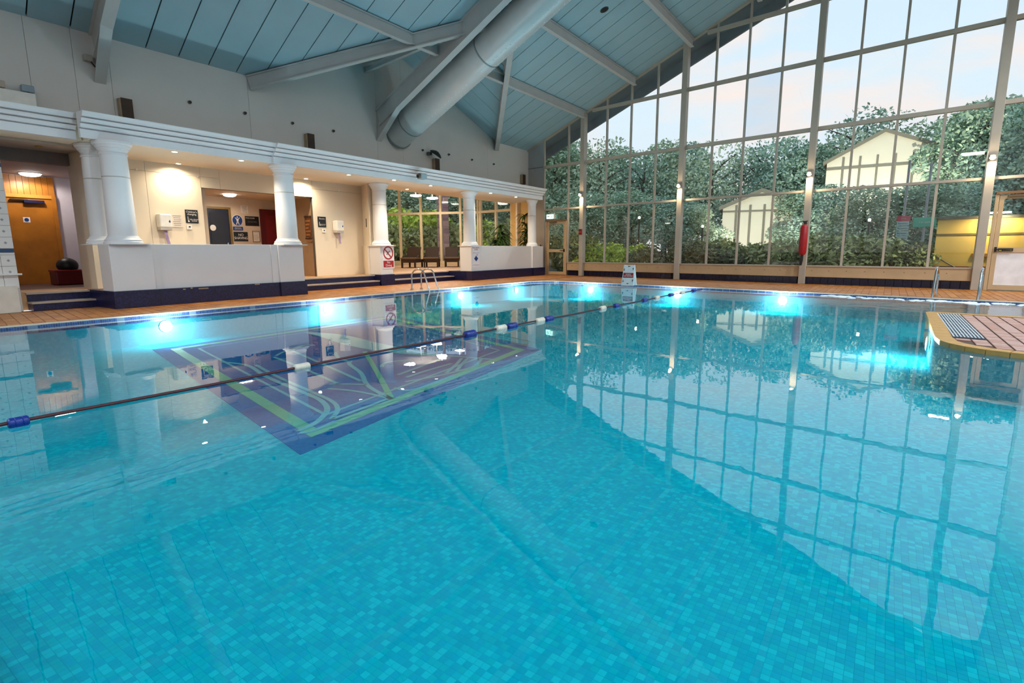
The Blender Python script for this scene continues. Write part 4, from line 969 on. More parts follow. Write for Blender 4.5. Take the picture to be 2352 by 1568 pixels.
# no diving sign on pedestal
c = ony(891.5, 588, 12.828); t = thing('no_diving_sign', 'white no diving sign with red ring on the short pedestal', 'sign', c)
MB().box(-.24, .24, -.008, 0, -.38, .34).build('sign_panel', SPK, t)
ring = MB(); nn = 44
for k in range(nn):
    a0, a1 = 2*pi*k/nn, 2*pi*(k+1)/nn
    ring.hexa([(.165*cos(a0), -.009, .10+.165*sin(a0)), (.165*cos(a1), -.009, .10+.165*sin(a1)), (.205*cos(a1), -.009, .10+.205*sin(a1)), (.205*cos(a0), -.009, .10+.205*sin(a0)), (.165*cos(a0), -.013, .10+.165*sin(a0)), (.165*cos(a1), -.013, .10+.165*sin(a1)), (.205*cos(a1), -.013, .10+.205*sin(a1)), (.205*cos(a0), -.013, .10+.205*sin(a0))])
ring.beam((-.125, -.012, .225), (.125, -.012, -.025), .004, .035, up=(1, 0, 1)); ring.build('red_ring', SR, t)
fg = MB(); fg.cyl((.055, -.009, .15), (.055, -.011, .15), .02, n=12); fg.beam((-.06, -.0095, .03), (.05, -.0095, .13), .003, .025, up=(1, 0, -1)); fg.beam((-.05, -.0095, .16), (.02, -.0095, .10), .003, .018, up=(1, 0, 1)); fg.build('diver_figure', SG, t)
MB().box(-.21, .21, -.012, -.008, -.34, -.14).build('red_panel', SR, t); text('No\nDiving', .10, SW, t, (0, -.0145, -.24))
# welcome sign on parapet 2
c = ony(1093, 587, 12.045); t = thing('pool_depth_sign', 'white depth notice with blue diamond on the plant parapet', 'sign', c)
MB().box(-.20, .20, -.008, 0, -.40, .36).build('sign_panel', SPK, t); text('MAX DEPTH\nZONE', .07, SR, t, (0, -.011, .24)); text('1.3m', .06, SR, t, (.05, -.011, .03))
MB().prism([Vector((-.11, -.009, -.10)), Vector((0, -.009, -.20)), Vector((.11, -.009, -.10)), Vector((0, -.009, 0))], (0, -.004, 0)).build('blue_diamond', SBL, t); MB().box(-.18, .18, -.010, -.008, -.33, -.32).build('print_line', SG, t); MB().box(-.18, .18, -.010, -.008, .09, .10).build('print_line', SG, t)
# slot sign and handrail on wing wall
wa = math.atan2(.75, .37)
c = Vector((11.72, 13.6, 1.92)); t = thing('wall_slot', 'slim black strip sign on the cream wing wall', 'sign', c, wa-pi); 
MB().box(-.035, .035, -.02, .0, -.13, .13).build('strip', BLACK, t); MB().box(-.02, .02, -.022, -.02, -.06, .06).build('print', SG, t)
t = thing('handrail', 'short sloping chrome handrail on the return wall beside the steps', 'handrail', (11.55, 13.35, .9))
ra = ony(843, 572, 13.75); rb2 = ony(871, 590, 13.25)
MB().tube([Vector(ra)+Vector((.05, .03, 0)), ra, ra.lerp(rb2, .5), rb2, Vector(rb2)+Vector((.05, .05, 0))], .016, 10).build('rail', mat('rail_bronze', '#8d8478', .3, metal=.8), t, world=True, smooth=True)

# corridor furniture
A = ony(52, 456, 16.94); B = ony(131, 651, 16.94)
xa = onplane(60, 655, (0, 1, 0), (0, 16.94, 0)).x
t = thing('door_5', 'orange timber corridor door with blue round fire notice', 'door', (4.35, 16.94, .312), kind='structure')
MB().box(-.42, .46, -.045, 0, 0, 2.02).build('leaf', TIMBER, t)
for x0, x1 in ((-.5, -.42), (.46, .54)): MB().box(x0, x1, -.07, 0, 0, 2.1).build('frame_upright', TIMBER, t)
MB().box(-.42, .46, -.07, 0, 2.02, 2.1).build('frame_head', mat('timber_pale', '#c98a3a', .4), t)
for k in range(9): MB().box(-.5+k*.1156, -.5+(k+1)*.1156-.006, -.05, 0, 2.1, 2.53).build('overpanel_board', mat('timber_board', '#b9752c', .4, var=.2, scale=3), t)
MB().box(-.08, .30, -.12, -.045, 1.9, 1.97).build('door_closer', mat('closer_blue', '#1c1c40', .4), t); MB().box(-.32, .0, -.10, -.06, 1.95, 1.98).build('closer_arm', BLACK, t)
MB().box(-.13, .0, -.05, -.045, 1.45, 1.57).build('fire_notice', SPK, t); MB().cyl((-.065, -.05, 1.51), (-.065, -.054, 1.51), .042, n=20).build('notice_disc', SBL, t)
c = onz(68, 398, 2.85); t = thing('corridor_lamp', 'round white ceiling lamp in the corridor', 'lamp', (c.x, min(c.y, 16.4), 2.858))
MB().lathe([(.10, -.075), (.17, -.055), (.20, -.02), (.20, 0)], 32).build('diffuser', BULBW, t, smooth=True); MB().lathe([(.21, -.02), (.215, -.01), (.215, 0)], 32).build('rim', WHITEP, t)
spot('lamp_light', (0, 0, -.09), t, 22, (1, .9, .8), 172, .3, .02)
t = thing('storage_bin', 'red storage bin with black bag in the corridor', 'bin', (4.62, 15.9, .312))
MB().box(-.27, .27, -.22, .22, 0, .32).build('bin_body', mat('bin_red', '#6d1014', .4), t, bevel=.03); MB().box(-.28, .28, -.23, .23, .30, .345).build('bin_rim', mat('bin_red_rim', '#861a1c', .4), t, bevel=.012)
MB().ball((.03, 0, .44), .24, 14, 10, (.9, .8, .75)).build('black_bag', BLACK, t, smooth=True)
c = onz(86, 331, 3.07); t = thing('downlight', 'unlit brass downlight over the corridor steps', 'lamp', (c.x, c.y-.05, 3.02)); MB().lathe([(.05, -.012), (.06, -.008), (.062, 0)], 20).build('ring', mat('brass', '#b99a4a', .3, metal=.7), t)

# downlights in the soffit
DL = [((401, 348), 'over the long parapet near the corridor'), ((554, 368), 'over the long parapet near the reception column'), ((801, 401), 'over the steps below the notice board'), ((905, 413), 'over the no diving pedestal'), ((935, 434), 'at the lounge side of the bulkhead'), ((989, 426), 'over the lounge steps'), ((1127, 443), 'over the plant parapet beside its first column'), ((1185, 452), 'over the middle of the plant parapet')]
for px, lab in DL:
    c = onz(*px, 3.07); t = thing('downlight', 'lit recessed downlight '+lab, 'lamp', (c.x, c.y, 3.075), group='downlights in the bulkhead')
    MB().lathe([(.055, -.014), (.07, -.01), (.075, 0)], 24).build('ring', WHITEP, t, smooth=True); MB().lathe([(.01, -.02), (.048, -.016), (.05, -.008)], 20).build('lens', BULB, t)
    spot('lamp_light', (0, 0, -.04), t, 80, (1., .87, .66), 140, .8, .03)
for x, y, lab in ((6.35, 13.72, 'wall washing downlight above the changing room sign'), (9.72, 13.72, 'wall washing downlight above the alcove corner')):
    t = thing('downlight', 'lit '+lab, 'lamp', (x, y, 3.075), group='downlights in the bulkhead')
    MB().lathe([(.055, -.014), (.07, -.01), (.075, 0)], 24).build('ring', WHITEP, t, smooth=True); MB().lathe([(.01, -.02), (.048, -.016), (.05, -.008)], 20).build('lens', BULB, t)
    spot('lamp_light', (0, 0, -.03), t, 62, (1., .86, .64), 165, .8, .03)
for px, lab in (((312, 389), 'beside the corridor columns'), ((453, 406), 'above the changing room sign'), ((776, 437), 'above the lounge side paper dispenser')):
    c = ony(*px, YB); t = thing('wall_stud', 'tiny white stud on the cream wall '+lab, 'fitting', c); MB().ball((0, -.015, 0), .03, sc=(1, .6, .8)).build('stud_cap', WHITEP, t, smooth=True)
t = thing('alcove_lamp', 'round ceiling lamp inside the alcove', 'lamp', (8.3, 15.2, 2.618)); MB().lathe([(.10, -.06), (.15, -.04), (.17, 0)], 28).build('diffuser', BULBW, t, smooth=True); spot('lamp_light', (0, 0, -.08), t, 15, (1, .86, .68), 172, .3, .02)

# ================================================================== LOUNGE
PA = onz(872, 602, .43); PBk = onz(1100, 602, .43)
gdir = Vector((-sin(radians(9.3)), -cos(radians(9.3)), 0))
r2 = ray(1176, 560); tt = ((PBk.x*r2.y-PBk.y*r2.x)/(gdir.y*r2.x-gdir.x*r2.y)); PC = PBk+gdir*tt
r3 = ray(1224, 560)
PD = onu(1226, 560, UG+.02)
LZ = 4.5
lw = thing('window_2', 'tall lounge window with ochre timber frames', 'window', kind='structure')
def span(t, a, b, z0, z1, th, m, nm, off=0.):
    a = Vector((a.x, a.y, 0)); b = Vector((b.x, b.y, 0)); d = (b-a).normalized(); nn = Vector((d.y, -d.x, 0))
    if nn.dot(a) > 0: nn = -nn   # toward the viewer
    q = [a+nn*(off-th/2), b+nn*(off-th/2), b+nn*(off+th/2), a+nn*(off+th/2)]
    return MB().hexa([Vector((p.x, p.y, z0)) for p in q]+[Vector((p.x, p.y, z1)) for p in q]).build(nm, m, t)
def lounge_glass(a, b, fr, tz):
    span(lw, a, b, .31, .43, .2, LOUNGEF, 'sill_board')
    span(lw, a, b, .43, LZ, .012, GLASS, 'pane') if False else None
    d = (b-a)
    for i, (f0, f1) in enumerate(zip(fr[:-1], fr[1:])):
        for z0, z1 in ((.43, tz), (tz, LZ)): span(lw, a+d*f0, a+d*f1, z0, z1, .01, GLASS, 'pane')
    L_ = d.length
    for f0 in fr:
        hw = .06/L_; span(lw, a+d*(f0-hw), a+d*(f0+hw), .43, LZ, .12, LOUNGEF, 'mullion')
    span(lw, a, b, tz-.06, tz+.06, .10, LOUNGEF, 'transom'); span(lw, a, b, .40, .50, .13, LOUNGEF, 'bottom_rail')
def fpos(px, a, b):
    r = ray(px, 560); d = b-a; k = (a.x*r.y-a.y*r.x)/(-(d.x*r.y-d.y*r.x)); return k
TZ = onplane(980, 490, (FW.x, FW.y, 0), (PA+PBk)/2).z
fr1 = [0]+[fpos(x, PA, PBk) for x in (921, 969, 1014, 1059)]+[1]
lounge_glass(PA, PBk, fr1, TZ)
fr2 = [0, .08, .55, 1.0]
lounge_glass(PBk, PC, fr2, TZ)
lo = thing('wall_lounge', 'yellow painted lounge walls and ceiling beyond the columns', 'wall', kind='structure')
YEL = mat('lounge_yellow_paint', '#d9b066', .7, var=.05)
span(lo, PC, PD, .31, LZ, .1, YEL, 'yellow_wall')
PM = PC.lerp(PD, .42); span(lo, PC.lerp(PD, .38), PC.lerp(PD, .46), .31, LZ, .2, CREAM, 'wall_rib', .1)
MB().prism([Vector((PA.x-1.0, PA.y+.4, .31)), Vector((12.05, 14.12, .31)), Vector((12.05, 14.12, LZ)), Vector((PA.x-1.0, PA.y+.4, LZ))], (-.15, 0, 0)).build('lounge_side', CREAM, lo)
span(lo, Vector((PA.x-1.1, PA.y+.55, 0)), PA, .31, LZ, .1, CREAM, 'end_wall')
LC = [Vector((12.0, 14.0, LZ)), Vector((S(UG, 14.0).x+.2, 13.9, LZ)), Vector((PD.x+.1, PD.y, LZ)), Vector((PC.x+.2, PC.y-.1, LZ)), Vector((PBk.x+.2, PBk.y, LZ)), Vector((PA.x+.1, PA.y+.2, LZ)), Vector((PA.x-1.2, PA.y+.7, LZ))]
MB().prism(LC, (0, 0, .15)).build('lounge_ceiling', CREAM, lo)
MB().box(12.0, S(UG, 14).x+.1, 13.9, 14.05, 3.47, LZ).build('lounge_upstand', CREAM, lo)
for px, lab in (((955, 449), 'deep in the lounge behind the first lounger'), ((993, 455), 'deep in the lounge behind the middle lounger')):
    c = onplane(*px, (FW.x, FW.y, 0), (PA+PBk)/2-FW*2.0)
    t = thing('lounge_lamp', 'round glowing pendant lamp '+lab, 'lamp', (c.x, c.y, c.z), group='pendant lamps in the lounge')
    MB().lathe([(.15, -.05), (.26, -.03), (.28, .0), (.26, .03)], 32).build('diffuser', BULBW, t, smooth=True); MB().cyl((0, 0, .02), (0, 0, LZ-c.z), .02, n=10).build('stem', WHITEP, t)
    spot('lamp_light', (0, 0, -.07), t, 26, (1, .9, .74), 170, .3, .02)
for x, y, lab in ((17.8, 16.1, 'in the lounge near the yellow wall'), (15.8, 16.1, 'in the lounge behind the steps'), (19.4, 16.4, 'in the lounge above the potted plants')):
    t = thing('lounge_lamp', 'round glowing pendant lamp '+lab, 'lamp', (x, y, 3.55), group='pendant lamps in the lounge')
    MB().lathe([(.13, -.05), (.22, -.03), (.24, .0), (.22, .03)], 32).build('diffuser', BULBW, t, smooth=True); MB().cyl((0, 0, .02), (0, 0, LZ-3.55), .02, n=10).build('stem', WHITEP, t)
    spot('lamp_light', (0, 0, -.07), t, 26, (1, .88, .7), 170, .3, .02)
# loungers
def lounger(px, py, rz, lab):
    c = onz(px, py, .31); t = thing('lounger', lab, 'lounger', (c.x, c.y, .31), rz, group='brown loungers in the lounge')
    w2 = .33
    for x in (-w2+.04, w2-.04):
        for y in (.05, 1.1): MB().box(x-.035, x+.035, y-.035, y+.035, 0, .34).build('leg', BROWN, t)
    MB().box(-w2, w2, .0, 1.25, .22, .36).build('seat_frame', BROWN, t, bevel=.02)
    MB().box(-w2-.015, w2+.015, -.03, .75, .36, .44).build('seat_cushion', CUSH, t, bevel=.03)
    MB().hexa([(-w2+.04, .62, .40), (w2-.04, .62, .40), (w2-.04, .70, .40), (-w2+.04, .70, .40), (-w2+.02, .92, .88), (w2-.02, .92, .88), (w2-.02, 1.0, .86), (-w2+.02, 1.0, .86)]).build('backrest', BROWN, t, bevel=.02)
    MB().tube([(-w2+.02, .96, .87), (-.15, .97, .885), (.15, .97, .885), (w2-.02, .96, .87)], .025, 8).build('back_rail', BROWN, t, smooth=True)
    for x in (-w2, w2): MB().tube([(x, .1, .34), (x, .3, .50), (x, .75, .52)], .02, 8).build('arm_rail', BROWN, t, smooth=True)
lounger(938, 615, radians(-63), 'brown wicker lounger angled in the lounge nearest the no diving pedestal')
lounger(990, 614, radians(-52), 'brown wicker lounger in the middle of the lounge row')
lounger(1038, 613, radians(-50), 'brown wicker lounger in the lounge nearest the plant parapet')
# plants
def strap_plant(c, h, nst, lab, spread, seed):
    r = random.Random(seed); t = thing('potted_plant', lab, 'plant', c)
    MB().lathe([(.14, 0), (.19, .28), (.21, .3), (.19, .3), (.18, .27)], 20).build('pot', mat('pot_brown', '#5b3c2a', .6), t, smooth=True)
    LM = leaf_mat('plant_leaf', '#22421e', '#5f7d38')
    for k in range(nst):
        hh = h*(1-.28*k/max(1, nst-1)) if nst > 1 else h; ax = r.uniform(-.12, .12)*k; ay = r.uniform(-.12, .12)*k
        MB().tube([(0, 0, .25), (ax*.6, ay*.6, hh*.55), (ax, ay, hh*.93)], [.022, .018, .012], 7).build('stem', mat('stem_brown', '#3a2c1e', .7), t, smooth=True)
        lb = MB()
        for hd in (hh*.96, hh*.8, hh*.64, hh*.5):
            for q in range(24):
                a = r.uniform(0, 2*pi); ln = spread*r.uniform(.7, 1.1); up = r.uniform(.1, .9); prev = None; W = .06
                dr = Vector((cos(a), sin(a), 0)); sd = Vector((-sin(a), cos(a), 0)); base = Vector((ax*hd/hh, ay*hd/hh, hd)); vs = []
                for m_ in range(5):
                    f_ = m_/4; p = base+dr*(ln*f_)+Vector((0, 0, ln*(up*f_-.75*f_*f_))); ww = W*(1-f_)**.6*(.5+f_ if f_ < .5 else 1)+.002; vs += [p+sd*ww, p-sd*ww]
                lb.add(vs, [(2*i, 2*i+1, 2*i+3, 2*i+2) for i in range(4)])
        tag(lb.build('leaf_crown', LM, t), kind='stuff')
c1 = ony(1150, 560, 13.9); c2 = ony(1197, 560, 13.9)
strap_plant((c1.x, 13.9, .31), 1.75, 3, 'bushy strap leaved plant behind the parapet with the blue diamond sign', .62, 3)
strap_plant((c2.x, 13.7, .31), 2.35, 2, 'tall strap leaved plant beside the yellow wall', .5, 5)

# ================================================================== UPPER WALL FITTINGS
for px, lab in (((435, 235), 'above the long parapet near the first rafter'), ((562, 260), 'below the corridor side valley beam'), ((671, 283), 'above the reception column'), ((765, 301), 'between reception column and rafter haunch'), ((970, 345), 'next to the black floodlight'), ((1030, 355), 'on the glazed side of the black floodlight'), ((1083, 367), 'second on the glazed side of the floodlight'), ((1133, 377), 'nearest the glazed wall')):
    c = ony(*px, YW-.002); t = thing('wall_hook', 'small round wall hook '+lab, 'hook', c)
    MB().cyl((0, 0, 0), (0, -.02, 0), .04, n=14).build('plate', mat('hook_grey', '#7b7774', .5), t); MB().ball((0, -.045, 0), .03).build('knob', mat('hook_dark', '#3a3634', .5), t, smooth=True)
for px, lab in (((293, 250), 'above the corridor corner column'), ((715, 325), 'between reception column and duct'), ((1005, 378), 'below the black floodlight'), ((1204, 412), 'in the corner by the glazed wall')):
    c = ony(*px, YW-.13); t = thing('wall_uplighter', 'brown box uplighter '+lab, 'lamp', (c.x, YW-.002, c.z))
    MB().box(-.10, .10, -.14, -.02, -.2, .2).build('housing', mat('uplighter_brown', '#3b2718', .6, var=.2), t); MB().box(-.13, -.10, -.12, 0, -.18, .19).build('side_plate', mat('uplighter_tan', '#a08a72', .6), t); MB().box(-.05, .05, -.03, 0, -.1, .1).build('bracket', BLACK, t)
c = ony(992, 352, YW-.2); t = thing('floodlight', 'black tilted floodlight on the upper wall', 'lamp', (c.x, YW-.002, c.z))
MB().box(-.05, .05, -.16, 0, -.05, .05).build('bracket', mat('flood_grey', '#54585c', .5), t); b_ = MB().lathe([(.05, .08), (.16, .03), (.22, -.02), (.22, -.05), (.19, -.05)], 24, (0, 0, 0)); 
o = b_.build('reflector', BLACK, t, smooth=True); o.location = (.1, -.3, 0); o.rotation_euler = (.5, .35, 0)
o2 = MB().lathe([(.02, -.045), (.18, -.045), (.18, -.04)], 24).build('lens', mat('flood_lens', '#8d9a98', .15), t); o2.location = (.1, -.3, 0); o2.rotation_euler = (.5, .35, 0)
c = ony(965, 405, 11.66); t = thing('security_camera', 'small grey blue camera on the long cornice', 'camera', (c.x, 11.66, c.z))
MB().box(-.11, .13, -.16, .02, -.09, .08).build('housing', mat('camera_blue_grey', '#9fb3ba', .4), t, bevel=.02); o = MB().cyl((-.11, -.07, 0), (-.17, -.07, -.01), .075, .06, n=20).build('lens_hood', mat('camera_brown', '#6b5b50', .5), t); MB().cyl((-.168, -.07, -.01), (-.174, -.07, -.01), .05, n=18).build('lens', BLACK, t); MB().box(-.03, .05, -.02, .12, -.04, .04).build('bracket', WHITEP, t)
c = ony(38, 226, 13.05); t = thing('emergency_light', 'white emergency light box with twin lamps above the corridor cornice', 'lamp', (c.x, YW-.002, c.z))
MB().box(-.26, .26, -.28, 0, -.14, .12).build('battery_box', WHITEP, t, bevel=.012); 
for x, mm in ((-.2, mat('lamp_beige', '#b8a89a', .5)), (.2, mat('lamp_bluegrey', '#8fa0ae', .4))):
    MB().box(x-.1, x+.08, -.2, -.08, .15, .27).build('lamp_head', mm, t, bevel=.015); MB().cyl((x, -.14, .12), (x, -.14, .16), .02, n=8).build('lamp_neck', BLACK, t)
c = ony(203, 133, YW-.1); t = thing('junction_box', 'small pale junction box beside the first rafter', 'fitting', (c.x, YW-.002, c.z)); MB().box(-.07, .07, -.12, 0, -.05, .06).build('box', mat('junction_pale', '#b3aaa0', .5), t, bevel=.01); MB().tube([(.05, -.06, -.05), (.1, -.06, -.12), (.16, -.05, -.14)], .012, 6).build('cable', BLACK, t)

# things on the glazed wall
c = S(UG-.24, 2.13, 1.2); t = thing('rescue_tube', 'long red rescue tube hanging on a glazed wall post', 'rescue tube', c, GA)
MB().lathe([(.01, -.46), (.075, -.44), (.10, -.38), (.105, 0), (.10, .36), (.07, .42), (.01, .44)], 24, (0, -.11, .12)).build('float_body', mat('rescue_red', '#a30512', .45, var=.1), t, smooth=True)
MB().tube([(0, -.11, -.30), (-.01, -.11, -.5), (-.02, -.11, -.64)], [.04, .045, .03], 10).build('towing_strap', BLACK, t, smooth=True); MB().tube([(0, -.11, .55), (0, -.1, .66)], .02, 8).build('hook_stem', BLACK, t); MB().tube([(-.07, -.1, .66), (0, -.1, .62), (.07, -.1, .66)], .018, 8).build('hook', BLACK, t); MB().box(-.03, .03, -.1, .02, .58, .62).build('bracket', BLACK, t)
c = S(UG-.225, 10.31, 1.77); t = thing('call_point', 'small red fire call point on the post nearest the exit door', 'fire call point', c, GA)
MB().box(-.07, .07, -.05, 0, -.12, .10).build('red_box', REDP, t, bevel=.008); MB().box(-.055, .055, -.055, -.05, .04, .09).build('black_window', BLACK, t); MB().box(-.05, .05, -.055, -.05, -.1, -.06).build('print_label', SB, t)
c = S(UG-.1, 11.95, 2.44); t = thing('exit_sign', 'green emergency exit sign with arrow above the glazed door', 'sign', c, GA)
MB().box(-.20, .20, -.03, 0, -.09, .09).build('sign_box', EXITG, t); MB().box(.20, .25, -.05, 0, -.1, .14).build('sign_end', WHITEP, t)
fg = MB(); fg.cyl((.13, -.031, .05), (.13, -.034, .05), .018, n=10); fg.beam((.12, -.032, .03), (.09, -.032, -.03), .003, .03, up=(1, 0, 0)); fg.beam((.09, -.032, -.02), (.13, -.032, -.07), .003, .02, up=(1, 0, 0)); fg.beam((.09, -.032, -.02), (.04, -.032, -.06), .003, .02, up=(1, 0, 0)); fg.build('running_figure', SW, t)
MB().prism([Vector(q) for q in ((-.17, -.031, 0), (-.10, -.031, -.05), (-.10, -.031, -.02), (-.02, -.031, -.02), (-.02, -.031, .02), (-.10, -.031, .02), (-.10, -.031, .05))], (0, -.003, 0)).build('arrow_mark', SW, t)
pm = S(UG-.08, -2.33, 1.0); t = thing('push_bar_sign', 'small black and yellow push bar notice on the poster door', 'sign', (pm.x, pm.y, 1.0), GA)
MB().box(-.14, .14, -.008, .0, -.035, .035).build('sign_panel', SB, t); MB().box(-.12, -.07, -.010, -.008, -.022, .022).build('symbol', mat('sign_yellow', '#d9c84a', .5), t); text('Push bar to open', .026, MATS['sign_yellow'], t, (.035, -.011, 0))
for k, (px, lab) in enumerate((((1242, 557), 'nearer the parapet pedestal'), ((1250, 557), 'nearer the exit door'))):
    c = ony(*px, 12.45); t = thing('fire_extinguisher', 'small red extinguisher behind the parapet end, '+lab, 'fire extinguisher', (c.x, 12.45, .72))
    MB().lathe([(.06, 0), (.065, .02), (.065, .4), (.05, .46), (.02, .5)], 18).build('cylinder', REDP, t, smooth=True); MB().box(-.05, .03, -.02, .02, .5, .55).build('valve', BLACK, t); MB().box(-.08, .08, .06, .09, -.40, .45).build('backing_bracket', BLACK, t)
t = thing('strip_reflection', 'slim white glowing strip standing in for a lamp reflection beside the end post', 'lamp', S(UG-.1, -1.55, 3.36), GA); MB().box(-.28, .14, -.03, .03, -.02, .02).build('tube', BULBW, t); MB().box(-.3, .16, .0, .05, .0, .03).build('holder', WHITEP, t)  # glowing strip built in place of a lamp's reflection in the glass

# ================================================================== OUTSIDE
GRN = mat('garden_ground', '#5c5a4c', .9, var=.25, scale=.8)
foot = [S(UG+.12, -16.2), S(UG+.12, 12.95), Vector((PD.x+.15, PD.y, 0)), Vector((PC.x+.15, PC.y, 0)), Vector((PBk.x+.15, PBk.y+.1, 0)), Vector((PA.x+.1, PA.y+.3, 0)), Vector((-12, PA.y+.3, 0)), Vector((-14, -16.2, 0))]
big = [(-120, -120), (150, -120), (150, 150), (-120, 150)]
v, f = fill_poly(big, [[tuple(p)[:2] for p in foot]], -.05)
tag(MB().add(v, f).build('ground', GRN), 'dull garden ground outside the glazed wall', 'ground', kind='structure')
def polar(px, dist, z=-.05): r = ray(px, 575); d = Vector((r.x, r.y, 0)).normalized(); return Vector((d.x*dist, d.y*dist, z))
pv = polar(1470, 26); tag(MB().box(pv.x-1.2, pv.x+3.5, pv.y-2.6, pv.y+1.6, -.05, -.02).build('paved_path', mat('paving_pale', '#b9b1b0', .8, var=.08, scale=2)), 'pale paved path outside the glazed wall', 'path', kind='structure')

def leaf_cloud(blobs, n, ls, seed):
    r = np.random.default_rng(seed); V = []; Fc = []; w_ = np.array([b[3]**2 for b in blobs]); w_ = w_/w_.sum(); cnt = r.multinomial(n, w_)
    for (cx, cy, cz, rad, fl), k in zip(blobs, cnt):
        u = r.normal(size=(k, 3)); u /= np.linalg.norm(u, axis=1)[:, None]
        rr = rad*(.55+.5*r.random(k)**.6)
        c = np.c_[cx+u[:, 0]*rr, cy+u[:, 1]*rr, cz+u[:, 2]*rr*fl]
        a = r.normal(size=(k, 3)); a /= np.linalg.norm(a, axis=1)[:, None]; b = np.cross(a, r.normal(size=(k, 3))); b /= np.linalg.norm(b, axis=1)[:, None]
        s = ls*(.6+.8*r.random(k))[:, None]
        q = np.stack([c-a*s, c-b*s*.55, c+a*s, c+b*s*.55], 1)
        V.append(q.reshape(-1, 3))
    V = np.concatenate(V); m_ = len(V)//4
    return V, np.arange(m_*4).reshape(m_, 4)
def mesh_np(name, V, Fc, m):
    me = bpy.data.meshes.new(name); me.from_pydata(V.tolist(), [], Fc.tolist()); me.materials.append(m); return me
TREE_L = [leaf_mat('tree_leaf_a', '#86a68e', '#c4d8b8'), leaf_mat('tree_leaf_b', '#93ab92', '#d2dfbc'), leaf_mat('tree_leaf_c', '#7fa294', '#bcd4ba')]
SHRUB_L = [leaf_mat('shrub_lime', '#a8bd3a', '#dbe56a'), leaf_mat('shrub_green', '#7d8a58', '#bcc088'), leaf_mat('shrub_dark', '#5e6450', '#94976f')]
BARK = mat('bark_grey_brown', '#5a4d43', .9, var=.2)
TREES = []
for k in range(6):
    r = random.Random(20+k); blobs = []
    for q in range(16):
        a = r.uniform(0, 2*pi); hh = r.uniform(2.2, 8.0); rad_ = (1.0-abs(hh-4.8)/5.2)*2.3
        blobs.append((cos(a)*rad_*r.uniform(.5, 1), sin(a)*rad_*r.uniform(.5, 1), hh, r.uniform(.9, 1.5), .85))
    blobs += [(0, 0, 8.0, 1.1, 1.0), (0, 0, 5, 1.9, 1.2)]
    V, Fc = leaf_cloud(blobs, 8500 if k < 4 else 3000, .115, 40+k)
    tk = MB().tube([(0, 0, 0), (.1, .05, 2.5), (-.05, .1, 5.5), (0, 0, 7.8)], [.2, .16, .1, .03], 9)
    for q in range(7):
        z0 = 2.0+q*.75; a = r.uniform(0, 2*pi); tk.tube([(0, 0, z0), (cos(a)*.9, sin(a)*.9, z0+.8), (cos(a)*1.9, sin(a)*1.9, z0+1.3)], [.07, .05, .02], 6)
    TREES.append((mesh_np('foliage', V, Fc, TREE_L[k % 3]), tk))
trunk_me = []
for V, tk in TREES:
    me = bpy.data.meshes.new('trunk'); me.from_pydata(tk.v, [], tk.f); me.materials.append(BARK); trunk_me.append(me)
def tree(px, ytop, dist, k, lab, rz=0., wide=1.):
    base = polar(px, dist); rt_ = ray(px, ytop); hgt = CAMH+dist*rt_.z/sqrt(rt_.x**2+rt_.y**2)+.05; s = hgt/9.0
    t = thing('tree', lab, 'tree', base, rz, group='trees beyond the glazed wall')
    for nm, me in (('foliage', TREES[k][0]), ('trunk', trunk_me[k])):
        o = bpy.data.objects.new(nm, me); COL.objects.link(o); o.parent = t; o.scale = (s*wide, s*wide, s)
        if nm == 'foliage': o['kind'] = 'stuff'
far_trees = [(1275, 300, 37, 0, 'tall tree outside past the exit door'), (1325, 325, 40, 1, 'leafy tree outside behind the red call point post'), (1372, 318, 36, 4, 'pointed tree outside above the lime bush'), (1420, 338, 42, 3, 'tree with low crown outside above the lime bush'),
    (1475, 345, 38, 5, 'dense tree outside over the no entry board'), (1525, 322, 41, 1, 'loose crowned tree outside left of the second post lamp'), (1575, 330, 44, 2, 'tree outside behind the second post lamp'), (1625, 325, 37, 4, 'tree outside left of the smaller cream gable'),
    (1690, 335, 48, 4, 'tree with gaps outside behind the smaller cream gable'), (1745, 322, 48, 5, 'tree outside over the smaller cream gable roof'), (1805, 318, 46, 2, 'full tree outside left of the rescue tube post'), (1855, 330, 46, 3, 'tree outside behind the rescue tube post'),
    (1920, 300, 50, 4, 'tree rising outside left of the larger cream gable'), (1965, 246, 72, 5, 'tall tree outside behind the larger cream gable'), (2045, 262, 74, 4, 'wispy tree outside behind the larger cream gable ridge'), (2150, 270, 46, 3, 'tree outside right of the larger cream gable'),
    (2205, 245, 40, 0, 'tall tree outside over the yellow wall'), (2265, 232, 42, 1, 'tall tree outside behind the end post lamp'), (2330, 240, 38, 2, 'tree outside above the poster door'), (2400, 240, 38, 3, 'tree outside past the poster door')]
for i, (px, yt, d, k, lab) in enumerate(far_trees): tree(px, yt, d, k, lab, i*1.3, 1.15)
low_trees = [(1300, 470, 29, 1, 'low tree outside behind the exit door'), (1355, 440, 30, 3, 'low tree outside right of the call point'), (1450, 440, 31, 0, 'low spreading tree outside above the paved path'), (1540, 450, 30, 2, 'low tree outside before the second post'), (1600, 470, 30, 1, 'low tree outside right of the second post'),
    (1830, 440, 33, 0, 'low tree outside left of the rescue tube'), (1900, 425, 32, 2, 'low tree outside right of the rescue tube'), (1975, 428, 30, 1, 'round low tree outside below the larger cream gable'), (2060, 432, 31, 3, 'low tree outside behind the red notice board'), (2130, 420, 31, 0, 'low tree outside behind the teal sign'), (2210, 425, 34, 2, 'low tree outside above the yellow wall')]
for i, (px, yt, d, k, lab) in enumerate(low_trees): tree(px, yt, d, k, lab, i*2.1+.5, 1.5)
